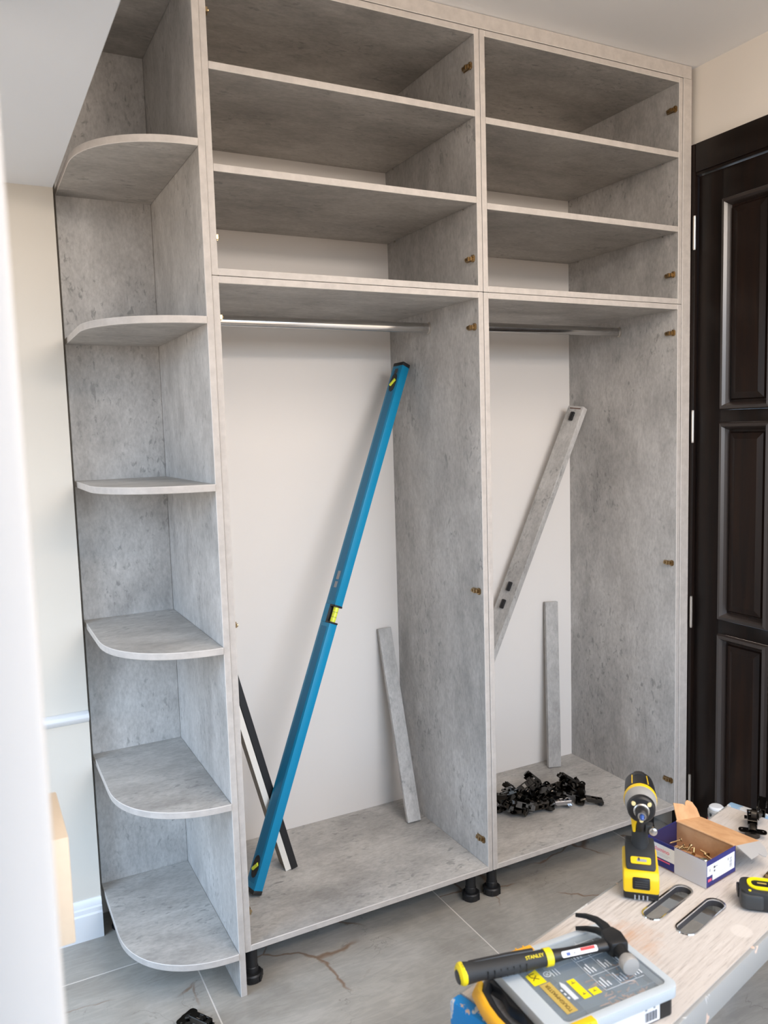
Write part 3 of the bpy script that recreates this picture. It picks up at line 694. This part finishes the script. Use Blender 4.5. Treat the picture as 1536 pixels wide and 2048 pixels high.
hs = obj('motor_housing', lathe(nb(), [(0.0, -0.078), (0.024, -0.078), (0.030, -0.072), (0.032, -0.040), (0.033, -0.010), (0.033, -0.002), (0, -0.002)], mxx, 32), YEL, idr)
obj('front_collar', lathe(nb(), [(0.0, -0.004), (0.0345, -0.004), (0.0350, 0.000), (0.0345, 0.008), (0.0, 0.008)], mxx, 32), YEL, idr)
tp = obj('top_plate', lathe(nb(), [(0.0, -0.070), (0.0315, -0.070), (0.0338, -0.040), (0.0350, -0.006), (0.0, -0.006)], mxx, 32), BLK, idr)
bmk = bmesh.new(); bmk.from_mesh(tp.data)
bmesh.ops.bisect_plane(bmk, geom=list(bmk.verts)+list(bmk.edges)+list(bmk.faces), plane_co=(0, 0, AX+0.012), plane_no=(0, 0, -1), clear_outer=True)
bmk.to_mesh(tp.data); bmk.free()
for s in (-1, 1): obj('yellow_line', sweep(nb(), [(-0.055, s*0.0155, AX+0.0290), (-0.010, s*0.0170, AX+0.0302)], (0.0012, 0.0012), 8), YEL, idr)
obj('rear_hump', sweep(nb(), [(-0.074, 0, AX+0.026), (-0.050, 0, AX+0.031)], [(0.006, 0.013), (0.004, 0.012)], 12), BLK, idr)
obj('gear_case', lathe(nb(), [(0.0, 0.006), (0.0335, 0.006), (0.0335, 0.014), (0.0315, 0.026), (0.0275, 0.040), (0.0, 0.040)], mxx, 36), GEAR, idr)
rb = obj('nose_bumper', lathe(nb(), [(0.0, 0.034), (0.0270, 0.034), (0.0295, 0.040), (0.0285, 0.050), (0.0250, 0.054), (0.017, 0.055), (0.0, 0.055)], mxx, 36), BLK, idr)
for a in (42, 138, 270):
    a = R(a); p0 = V((0.052, 0.0215*math.cos(a), AX+0.0215*math.sin(a)))
    obj('work_light', cyl(nb(), p0, p0+V((0.0045, 0, 0)), 0.0050, 0.0042, 14), LED, rb)
obj('nose_ring', lathe(nb(), [(0.0, 0.050), (0.0165, 0.050), (0.0165, 0.058), (0.0145, 0.060), (0.0, 0.060)], mxx, 28), STEEL, idr)
ch = obj('chuck_sleeve', lathe(nb(), [(0.0065, 0.058), (0.0130, 0.058), (0.0130, 0.074), (0.0100, 0.080), (0.0088, 0.081), (0.0065, 0.081), (0.0062, 0.066)], mxx, 28), BLK, idr)
obj('chuck_lip', lathe(nb(), [(0.0058, 0.0805), (0.0090, 0.0805), (0.0084, 0.0830), (0.0062, 0.0830), (0.0058, 0.0805)], mxx, 24), STEEL, ch)
obj('bit', lathe(nb(), [(0.0, 0.062), (0.0048, 0.062), (0.0048, 0.086), (0.0036, 0.092), (0.0, 0.095)], mxx, 6), BITB, idr)
obj('bit_holder', lathe(nb(), [(0.0, 0.0), (0.0085, 0.0), (0.0085, 0.008), (0.0058, 0.0095), (0.0058, 0.014), (0.0030, 0.0145), (0.0, 0.0155)], Matrix.Translation((0.012, 0.026, 0.138)) @ Matrix.Rotation(math.pi/2, 4, 'Y'), 20), STEEL, idr)
obj('holder_bracket', bx((-0.010, 0.010, 0.128), (0.010, 0.026, 0.146)), DGREY, idr, bevel=0.002)

# ------------------------------------------------------------------ carton of screws
NC = V((0.806, -0.847, ZH+0.0005)); CA = math.atan2(0.14, 0.985)
ct = thing('screw_carton', 'open navy and white card box of screws between driver and tape measure', 'box', NC, (0, 0, CA))
cxw, cyl_, chh, th_ = 0.112, 0.152, 0.061, 0.0016
obj('base', bx((0, 0, 0), (cxw, cyl_, th_)), KRAFT, ct)
fr = obj('long_side', bx((0, 0, 0), (th_, cyl_, chh)), NAVY, ct); obj('lining', bx((th_, th_, th_), (th_+0.0008, cyl_-th_, chh-0.0005)), KRAFT, fr)
obj('plain_card', bx((-0.0006, 0.0, 0.0004), (0.0, 0.080, chh)), GREYC, fr)
obj('label_panel', bx((-0.0005, 0.080, 0.021), (0.0, cyl_-0.001, 0.053)), PAPER, fr)
mf = basis((-0.0006, 0.113, 0.041), (0, -1, 0), (0, 0, 1))
text('lettering', 'damino', 0.0135, PINK, fr, mf)
obj('logo_square', bx((-0.0009, 0.139, 0.0385), (-0.0004, 0.145, 0.0445)), INK, fr)
for k, (zz_, a, b, mm) in enumerate(((0.031, 0.090, 0.146, GINK), (0.0275, 0.096, 0.146, GINK), (0.0150, 0.092, 0.146, PINK))):
    obj('print_line', bx((-0.0007, a, zz_), (-0.0003, b, zz_+(0.0004 if k < 2 else 0.003))), mm, fr)
sd = obj('short_side', bx((th_, 0, 0), (cxw, th_, chh)), NAVY, ct); obj('lining', bx((th_, th_, th_), (cxw-th_, th_+0.0008, chh-0.0005)), KRAFT, sd)
obj('label_panel', bx((0.022, -0.0006, 0.012), (cxw-0.005, 0, 0.050)), PAPER, sd)
obj('label_panel', bx((0.002, -0.0006, 0.026), (0.022, 0, 0.050)), PAPER, sd)
for k in range(9): obj('barcode_bar', bx((0.088, -0.0010, 0.020+k*0.0026), (0.096, -0.0005, 0.020+k*0.0026+(0.0014 if k % 3 else 0.0008))), GINK, sd)
for x, z in ((0.080, 0.038), (0.010, 0.036)): obj('print_mark', bx((x, -0.0010, z), (x+0.003, -0.0005, z+0.006)), GINK, sd)
bm = nb(); box(bm, (0.026, -0.0010, 0.0385), (0.031, -0.0005, 0.0435)); box(bm, (0.031, -0.0010, 0.0405), (0.040, -0.0005, 0.0415)); box(bm, (0.027, -0.0010, 0.0305), (0.031, -0.0005, 0.0345)); obj('screw_picture', bm, INK, sd)
for k in range(5): obj('print_line', bx((0.044, -0.0009, 0.019+k*0.0055), (0.074, -0.0005, 0.0196+k*0.0055)), GREYC, sd)
obj('print_mark', bx((0.005, -0.0008, 0.013), (0.018, -0.0003, 0.019)), PINK, sd)
bk = obj('short_side', bx((th_, cyl_-th_, 0), (cxw, cyl_, chh)), NAVY, ct); obj('lining', bx((th_, cyl_-th_-0.0008, th_), (cxw-th_, cyl_-th_, chh-0.0005)), NAVY2, bk)
rs = obj('long_side', bx((cxw-th_, 0, 0), (cxw, cyl_, chh)), NAVY, ct); obj('lining', bx((cxw-th_-0.0008, th_, th_), (cxw-th_, cyl_-th_, chh-0.0005)), KRAFT, rs)
obj('fold_roll', sweep(nb(), [(cxw-0.002, th_, chh), (cxw-0.002, cyl_-th_, chh)], (0.0028, 0.0028), 10), KRAFT, rs)
# opened lid: hinged on the far long side, falling outward
la = R(12)
lm_ = Matrix.Translation((cxw+0.001, 0, chh)) @ Matrix.Rotation(la, 4, 'Y')
lid = obj('lid', bx((0, 0.0, -th_), (0.100, cyl_, 0)), KRAFT, ct, mx=lm_)
obj('lid_outside', bx((0, 0.0, -th_-0.0006), (0.100, cyl_, -th_)), GREYD, lid, mx=lm_)
def tab(name, y, ang, flip, mm):
    pts = [(0.002, 0), (0.098, 0), (0.094, 0.020), (0.082, 0.036), (0.064, 0.042), (0.055, 0.038), (0.050, 0.030), (0.044, 0.034), (0.006, 0.040)]
    if flip: pts = [(a, -b) for a, b in pts][::-1]
    mx = lm_ @ Matrix.Translation((0, y, 0)) @ Matrix.Rotation(ang, 4, 'X')
    return obj(name, prism(nb(), pts, -th_, 0), mm, lid, mx=mx)
tab('lid_tab', cyl_, R(62), False, KRAFT)
tb2 = tab('lid_tab', 0.0, R(24), True, GREYD)
# screws
def screw_mesh():
    bm = nb(); lathe(bm, [(0.0, 0.0), (0.0042, 0.0), (0.0042, 0.0006), (0.0021, 0.003), (0.0016, 0.004), (0.0016, 0.026), (0.0, 0.031)], None, 10)
    for k in range(7): lathe(bm, [(0.0016, 0.006+k*0.003), (0.0024, 0.0068+k*0.003), (0.0016, 0.0076+k*0.003)], None, 8)
    return bm
s0 = tag(obj('screw', screw_mesh(), BRASS), 'loose brassy screw among others inside the open carton', 'screw', 'screws inside the carton')
random.seed(5)
cm = Matrix.Translation(NC) @ Matrix.Rotation(CA, 4, 'Z')
for k in range(26):
    o = s0 if k == 0 else s0.copy()
    if k: COL.objects.link(o)
    while True:
        hx_, hy_, az = random.uniform(0.010, 0.100), random.uniform(0.014, 0.138), random.uniform(0, 6.28)
        ex_, ey_ = hx_+0.032*math.sin(az), hy_-0.032*math.cos(az)
        if 0.010 < ex_ < 0.100 and 0.014 < ey_ < 0.138: break
    o.location = cm @ V((hx_, hy_, 0.010+0.007*(k // 7)+random.uniform(0, 0.003)))
    o.rotation_euler = (R(90+random.uniform(-8, 8)), 0, az+CA)
cap = tag(obj('zinc_cap', lathe(nb(), [(0, 0), (0.011, 0), (0.013, 0.003), (0.012, 0.008), (0.006, 0.011), (0, 0.0115)], None, 20), ZINC), 'round greenish zinc cap in the near corner of the carton', 'cap')
cap.location = cm @ V((0.021, 0.019, 0.043)); cap.rotation_euler = (R(-18), R(16), 0)
s2 = s0.copy(); COL.objects.link(s2); s2.location = on_bench(0.735, -0.222, 0.0043); s2.rotation_euler = (R(90), 0, R(-60)); s2['label'] = 'single brassy screw lying on the bench behind the tape measure'; del s2['group']
bp = tag(bpy.data.objects.new('brass_mounting_plate', PLATE), 'small brassy mounting plate lying on the bench behind the tape measure', 'hinge plate')
COL.objects.link(bp); bp.location = on_bench(0.775, -0.245, 0.0005); bp.rotation_euler = (0, R(90), R(20))

# ------------------------------------------------------------------ tape measure
tm = thing('tape_measure', 'black and yellow tape measure on the bench cut by the right frame edge', 'tape measure', (0.803, -0.940, ZH+0.0005), (0, 0, math.atan2(-0.70, 0.71)))
obj('case', prism(nb(), rrect(0.0, 0.004, 0.080, 0.068, 0.016, 6), 0, 0.042), RUB, tm, bevel=0.006)
obj('bumper', prism(nb(), rrect(-0.002, 0.0, 0.045, 0.050, 0.012, 6), 0.004, 0.036), DGREY, tm, bevel=0.005)
obj('yellow_ring', holed([(x, y) for x, y in rrect(0.014, 0.016, 0.076, 0.062, 0.020, 8)], [rrect(0.022, 0.026, 0.066, 0.052, 0.010, 6)], 0.041, 0.0445), YEL2, tm)
bd = obj('badge', prism(nb(), rrect(0.022, 0.026, 0.066, 0.052, 0.010, 6), 0.040, 0.0428), BLK, tm)
obj('badge_mark', bx((0.034, 0.040, 0.0427), (0.052, 0.044, 0.0432)), OLIVE, bd)
obj('screw_dot', cyl(nb(), (0.016, 0.010, 0.0415), (0.016, 0.010, 0.0432), 0.003, n=12), YEL2, tm)
obj('lock_tab', bx((-0.005, 0.030, 0.012), (0.002, 0.058, 0.032)), BLK, tm, bevel=0.002)
obj('belt_clip', bx((0.010, 0.060, 0.008), (0.060, 0.073, 0.012)), STEEL, tm)

# hinges on the far right of the bench
dup(hp, on_bench(0.930, -0.128, 0.014), (0, 0, R(40)), 'dark hinge lying on the bench past the carton lid, lower of two')
dup(hp, on_bench(0.975, -0.118, 0.030), (R(90), R(-6), R(35)), 'dark hinge standing up on the bench past the carton lid')
# aerosol can on the floor behind the far end of the bench
cn = thing('aerosol_can', 'white capped can with red and grey print on the floor behind the bench', 'spray can', (1.478, -0.308, 0.0))
bd = obj('body', lathe(nb(), [(0, 0), (0.024, 0), (0.026, 0.003), (0.026, 0.286), (0.022, 0.292), (0, 0.292)], None, 28), GEAR, cn)
obj('red_band', lathe(nb(), [(0.0262, 0.150), (0.0266, 0.150), (0.0266, 0.258), (0.0262, 0.258)], None, 28), RED, bd)
for k in range(10):
    a = k*0.628; obj('print_patch', bx((0.0258, -0.004, 0.262+0.009*(k % 2)), (0.0267, 0.004, 0.272+0.009*(k % 2))), DGREY, bd, mx=Matrix.Rotation(a, 4, 'Z'))
obj('cap', lathe(nb(), [(0.0225, 0.288), (0.0225, 0.296), (0.018, 0.300), (0, 0.301)], None, 28), WHITE, cn)

# ------------------------------------------------------------------ organiser case
OC = V((0.336, -0.981, ZH+0.0008)); OR_ = R(-2.5)
oc = thing('organizer_case', 'clear lidded organiser case with orange handle at the near bench end', 'tool case', OC, (0, 0, OR_))
hx, hy = 0.130, 0.102
tray = obj('tray', prism(nb(), rrect(-hx+0.006, -hy+0.006, hx-0.006, hy-0.006, 0.012), 0, 0.008), BLK, oc)
bm = holed(rrect(-hx+0.006, -hy+0.006, hx-0.006, hy-0.006, 0.012), [rrect(-hx+0.010, -hy+0.010, hx-0.010, hy-0.010, 0.010)], 0.008, 0.036)
obj('tray_wall', bm, BLK, oc)
obj('tray_floor', bx((-hx+0.011, -hy+0.011, 0.0081), (hx-0.011, hy-0.011, 0.020)), BOXIN, tray)
for k in range(1, 5): obj('divider', bx((-hx+0.012, -hy+0.010+k*0.0365, 0.020), (hx-0.012, -hy+0.0115+k*0.0365, 0.034)), BOXIN, tray)
for k in range(1, 3): obj('divider', bx((-hx+0.02+k*0.075, -hy+0.011, 0.020), (-hx+0.0215+k*0.075, hy-0.011, 0.034)), BOXIN, tray)
rim = obj('lid_rim', holed(rrect(-hx, -hy, hx, hy, 0.016), [rrect(-hx+0.032, -hy+0.016, hx-0.014, hy-0.012, 0.010)], 0.034, 0.0535), FROST, oc, bevel=0.002, ang=50)
lidw = obj('lid_window', prism(nb(), rrect(-hx+0.032, -hy+0.016, hx-0.014, hy-0.012, 0.010), 0.0485, 0.0505), PLEXI, oc)
# printed marks on the clear window, reading away from the front edge
ZP = 0.0507
def mark(x0, y0, x1, y1, mm, z=ZP, skew=0.0):
    bm = nb(); prism(bm, [(x0, y0), (x1, y0), (x1, y1), (x0, y1+skew)], z, z+0.0002); return obj('print_mark', bm, mm, lidw)
mark(-0.082, -0.068, -0.060, 0.010, OLIVE); mark(-0.090, 0.012, -0.064, 0.048, YEL2, skew=-0.008)
mb = basis((-0.0705, -0.030, ZP+0.0004), (0, 1, 0), (-1, 0, 0)); text('lettering', 'TOUGHMASTER', 0.0098, BINK, lidw, mb)
mb = basis((-0.077, 0.034, ZP+0.0004), (0, 1, 0), (-1, 0, 0)); text('lettering', 'XT', 0.017, BINK, lidw, mb)
mark(-0.034, -0.052, -0.018, -0.002, YEL2); mark(-0.014, -0.052, 0.004, -0.036, YEL2); mark(-0.066, 0.050, -0.040, 0.072, OLIVE, skew=-0.01)
for x, y, sz in ((-0.026, -0.012, 0.010), (-0.026, -0.042, 0.008), (-0.005, -0.044, 0.009)):
    bm = nb(); box(bm, (x-sz*0.4, y-0.0006, ZP+0.0002), (x+sz*0.4, y+0.0006, ZP+0.0005)); box(bm, (x-0.0006, y, ZP+0.0002), (x+0.0006, y+sz*0.5, ZP+0.0005)); obj('symbol', bm, INK, lidw)
bm = nb(); prism(bm, [(-0.050, -0.046), (-0.041, -0.046), (-0.041, -0.008), (-0.0455, 0.002), (-0.050, -0.008)], ZP, ZP+0.0002); obj('fastener_picture', bm, WINK, lidw)
for y in (-0.040, -0.030, -0.020): mark(-0.057, y, -0.0535, y+0.005, WINK)
bm = holed([( -0.052+0.0072*math.cos(a*0.5236), 0.028+0.0072*math.sin(a*0.5236)) for a in range(12)], [[(-0.052+0.0058*math.cos(a*0.5236), 0.028+0.0058*math.sin(a*0.5236)) for a in range(12)]], ZP, ZP+0.0002); obj('round_symbol', bm, WINK, lidw)
for s in (-1, 1): obj('round_symbol', bx((-0.004, -0.0007, 0), (0.004, 0.0007, 0.0002)), WINK, lidw, mx=Matrix.Translation((-0.052, 0.028, ZP)) @ Matrix.Rotation(s*math.pi/4, 4, 'Z'))
for x in (0.012, 0.046, 0.080): mark(x, -0.052, x+0.0008, 0.078, WINK)
for y in (-0.052, -0.012, 0.030, 0.070): mark(0.012, y, 0.096, y+0.0008, WINK)
for cx in (0.016, 0.050, 0.084):
    for cyy in (-0.045, -0.005, 0.036):
        for k in range(3): mark(cx+k*0.0065, cyy, cx+k*0.0065+0.0028, cyy+0.012+0.006*((k*7+int(cx*100)) % 3), WINK)
for k in range(3): mark(-0.044+k*0.006, 0.018, -0.0425+k*0.006, 0.034, WINK)
# screws inside the case: uncounted loose heap
bm = nb(); random.seed(3)
for k in range(150):
    p0 = V((random.uniform(0.012, 0.10), random.uniform(-0.088, -0.055 if random.random() < 0.65 else 0.02), random.uniform(0.022, 0.034))); a = random.uniform(0, 6.28); L_ = random.uniform(0.010, 0.022)
    cyl(bm, p0, p0+V((math.cos(a)*L_, math.sin(a)*L_*0.6, random.uniform(-0.003, 0.003))), 0.0016, 0.0008, 5)
hp_ = obj('loose_screws', bm, COPPER, oc); tag(hp_, kind='stuff')
# latches, label, handle
for y in (-hy, hy):
    s = -1 if y < 0 else 1
    lx = -0.073 if s < 0 else -0.056
    lt = obj('latch', prism(nb(), [(y-s*0.012, 0.055), (y+s*0.003, 0.0555), (y+s*0.006, 0.050), (y+s*0.005, 0.012), (y-s*0.002, 0.012), (y-s*0.002, 0.050), (y-s*0.012, 0.0515)], lx-0.022, lx+0.022, 'x'), YEL if s < 0 else ORG, oc, bevel=0.0015)
    for k in range(2): obj('latch_groove', bx((lx-0.009+k*0.016, y+s*0.003, 0.0500), (lx-0.007+k*0.016, y+s*0.0064, 0.0556)), ORG, lt)
lb = obj('side_label', bx((-0.030, -hy+0.0035, 0.004), (0.088, -hy+0.0062, 0.036)), PAPER, oc)
for k in range(12): obj('barcode_bar', bx((0.056+k*0.0022, -hy+0.0030, 0.008), (0.056+k*0.0022+(0.0012 if k % 3 else 0.0007), -hy+0.0036, 0.024)), INK, lb)
for x in (0.056, 0.074): obj('print_mark', bx((x, -hy+0.0030, 0.028), (x+0.004, -hy+0.0036, 0.032)), GINK, lb)
for k in range(3): obj('print_line', bx((-0.024, -hy+0.0032, 0.024-k*0.004), (0.010, -hy+0.0036, 0.0243-k*0.004)), GREYC, lb)
hpts = [(-0.124, 0.092), (-0.150, 0.090), (-0.168, 0.070), (-0.176, 0.030), (-0.178, 0.0), (-0.176, -0.030), (-0.168, -0.070), (-0.150, -0.090), (-0.124, -0.092)]
hd = obj('handle_frame', sweep(nb(), [(x+0.010, y*0.93, 0.022) for x, y in hpts], (0.011, 0.010), 12), BLK, oc)
obj('handle_grip', sweep(nb(), [(x-0.002, y, 0.024) for x, y in hpts[1:8]], [(0.010, 0.006)]+[(0.013, 0.010)]*5+[(0.010, 0.006)], 14), ORG, oc)
bm = nb(); pts = [(-0.126, 0.085)] + [(-0.136-0.004*math.cos(k*1.35), 0.080-k*0.0133) for k in range(13)] + [(-0.126, -0.085)]
obj('finger_grip', prism(nb(), pts, 0.010, 0.033), BLK, oc, bevel=0.002)

# ------------------------------------------------------------------ claw hammer on the case
HM0, HM1 = V((0.133, -0.906, 0)), V((0.430, -0.972, 0))
hd_ = (HM1-HM0).normalized()
hm = thing('claw_hammer', 'black claw hammer with yellow butt lying across the organiser case', 'hammer', (HM0.x, HM0.y, 0.5755), (0, 0, math.atan2(hd_.y, hd_.x)))
HL = 0.303
gs = [(0.004, 0.0200, 0.0200), (0.016, 0.0190, 0.0185), (0.035, 0.0165, 0.0160), (0.070, 0.0170, 0.0165), (0.105, 0.0165, 0.0160), (0.135, 0.0155, 0.0150), (0.160, 0.0150, 0.0145)]
obj('grip', sweep(nb(), [(x, 0.004-0.004*min(x/0.06, 1), 0) for x, _, _ in gs], [(a*0.90, b) for _, a, b in gs], 20), RUB, hm)
obj('grip_ridge', sweep(nb(), [(0.02, 0.012, 0.010), (0.09, 0.011, 0.011), (0.140, 0.009, 0.011)], (0.005, 0.005), 10), BLK, hm)
for k in range(7): obj('grip_groove', bx((0.045+k*0.012, -0.0158, -0.008), (0.0465+k*0.012, -0.0150, 0.008)), BLK, hm)
bt = obj('butt_cap', lathe(nb(), [(0.0, -0.004), (0.014, -0.004), (0.019, 0.0), (0.0205, 0.005), (0.019, 0.009), (0.0, 0.009)], Matrix.Translation((0, 0.004, 0)) @ Matrix.Rotation(math.pi/2, 4, 'Y') @ Matrix.Diagonal((0.88, 1.06, 1, 1)), 28), YEL2, hm)
obj('butt_insert', lathe(nb(), [(0.0, 0.0), (0.0135, 0.0), (0.0115, -0.0018), (0.0, -0.002)], Matrix.Translation((-0.0035, 0.002, -0.003)) @ Matrix.Rotation(math.pi/2, 4, 'Y') @ Matrix.Diagonal((0.85, 1.05, 1, 1)), 22), DGREY, bt)
obj('collar', sweep(nb(), [(0.158, 0, 0), (0.171, 0, 0)], (0.0150, 0.0160), 20), YEL2, hm)
obj('shaft', sweep(nb(), [(0.165, 0, 0), (0.200, 0, 0), (0.250, 0, 0), (0.285, 0, 0)], [(0.0115, 0.0130), (0.0085, 0.0110), (0.0082, 0.0105), (0.0105, 0.0140)], 18), BLK, hm)
ms = basis((0.223, -0.0094, 0.0052), (1, 0, 0), (0, 0.72, 0.69))
st = obj('sticker', prism(nb(), rrect(-0.035, -0.0052, 0.035, 0.0052, 0.003), 0.0, 0.0006), PAPER, hm, mx=ms)
obj('sticker_red', bx((0.002, 0.0, 0.0005), (0.030, 0.0048, 0.0009)), RED, st, mx=ms); obj('sticker_mark', bx((-0.026, -0.003, 0.0005), (-0.019, 0.002, 0.0009)), BITB, st, mx=ms)
obj('sticker_mark', bx((-0.012, -0.002, 0.0005), (-0.009, 0.001, 0.0009)), GINK, st, mx=ms)
mt = basis((0.136, -0.0085, 0.0125), (1, 0, 0), (0, 0.82, 0.57)); text('lettering', 'STANLEY', 0.0085, YEL2, hm, mt, 0.0006)
hdm = obj('head', prism(nb(), [(0.281, -0.020), (0.314, -0.022), (0.318, 0.010), (0.310, 0.030), (0.284, 0.024), (0.278, 0.0)], -0.0135, 0.0135, 'z'), BLK, hm, bevel=0.004)
obj('neck', sweep(nb(), [(0.298, -0.014, 0), (0.296, -0.035, 0), (0.292, -0.050, 0)], [(0.0130, 0.0140), (0.0105, 0.0105), (0.0120, 0.0120)], 18), BLK, hm)
mface = basis((0.291, -0.048, 0), (0.97, -0.15, 0), (0, 0, 1))
obj('striking_face', lathe(nb(), [(0.0, 0.0), (0.0125, 0.0), (0.0158, 0.006), (0.0162, 0.018), (0.0150, 0.0215), (0.009, 0.0225), (0.0, 0.0228)], Matrix.Translation((0.292, -0.046, 0)) @ V((-0.06, -1, 0)).to_track_quat('Z', 'Y').to_matrix().to_4x4(), 28), FACE, hm)
for s in (-1, 1):
    obj('claw', sweep(nb(), [(0.300, 0.020, s*0.005), (0.301, 0.040, s*0.0075), (0.294, 0.058, s*0.0105), (0.280, 0.071, s*0.0125), (0.262, 0.079, s*0.0135)],
        [(0.0085, 0.0125), (0.0072, 0.0095), (0.0065, 0.0068), (0.0060, 0.0042), (0.0055, 0.0016)], 4, V((0, 0, 1)), math.pi/4), BLK, hm, bevel=0.0008)
# let every leaning or heaped piece rest on the carcass floor
bpy.context.view_layer.update()
def lowest(r):
    zs = []
    for o in [r]+list(r.children_recursive):
        if o.type == 'MESH': zs += [(o.matrix_world @ v.co).z for v in o.data.vertices]
    return min(zs)
for r in [o for o in bpy.data.objects if o.parent is None and o.name.split('.')[0] in ('cabinet_hinge', 'panel_strip', 'spirit_level', 'drawer_rail_board', 'edge_banded_strip', 'black_strip')]:
    base = HB if r.location.x > 0 and r.location.y > 0 else (ZH if r.location.y < -0.4 else 0.0)
    lo_ = lowest(r); d = base+0.0006-lo_
    if d > 0 or r.name.split('.')[0] != 'cabinet_hinge': r.matrix_world = Matrix.Translation((0, 0, d)) @ r.matrix_world
bpy.context.view_layer.update()
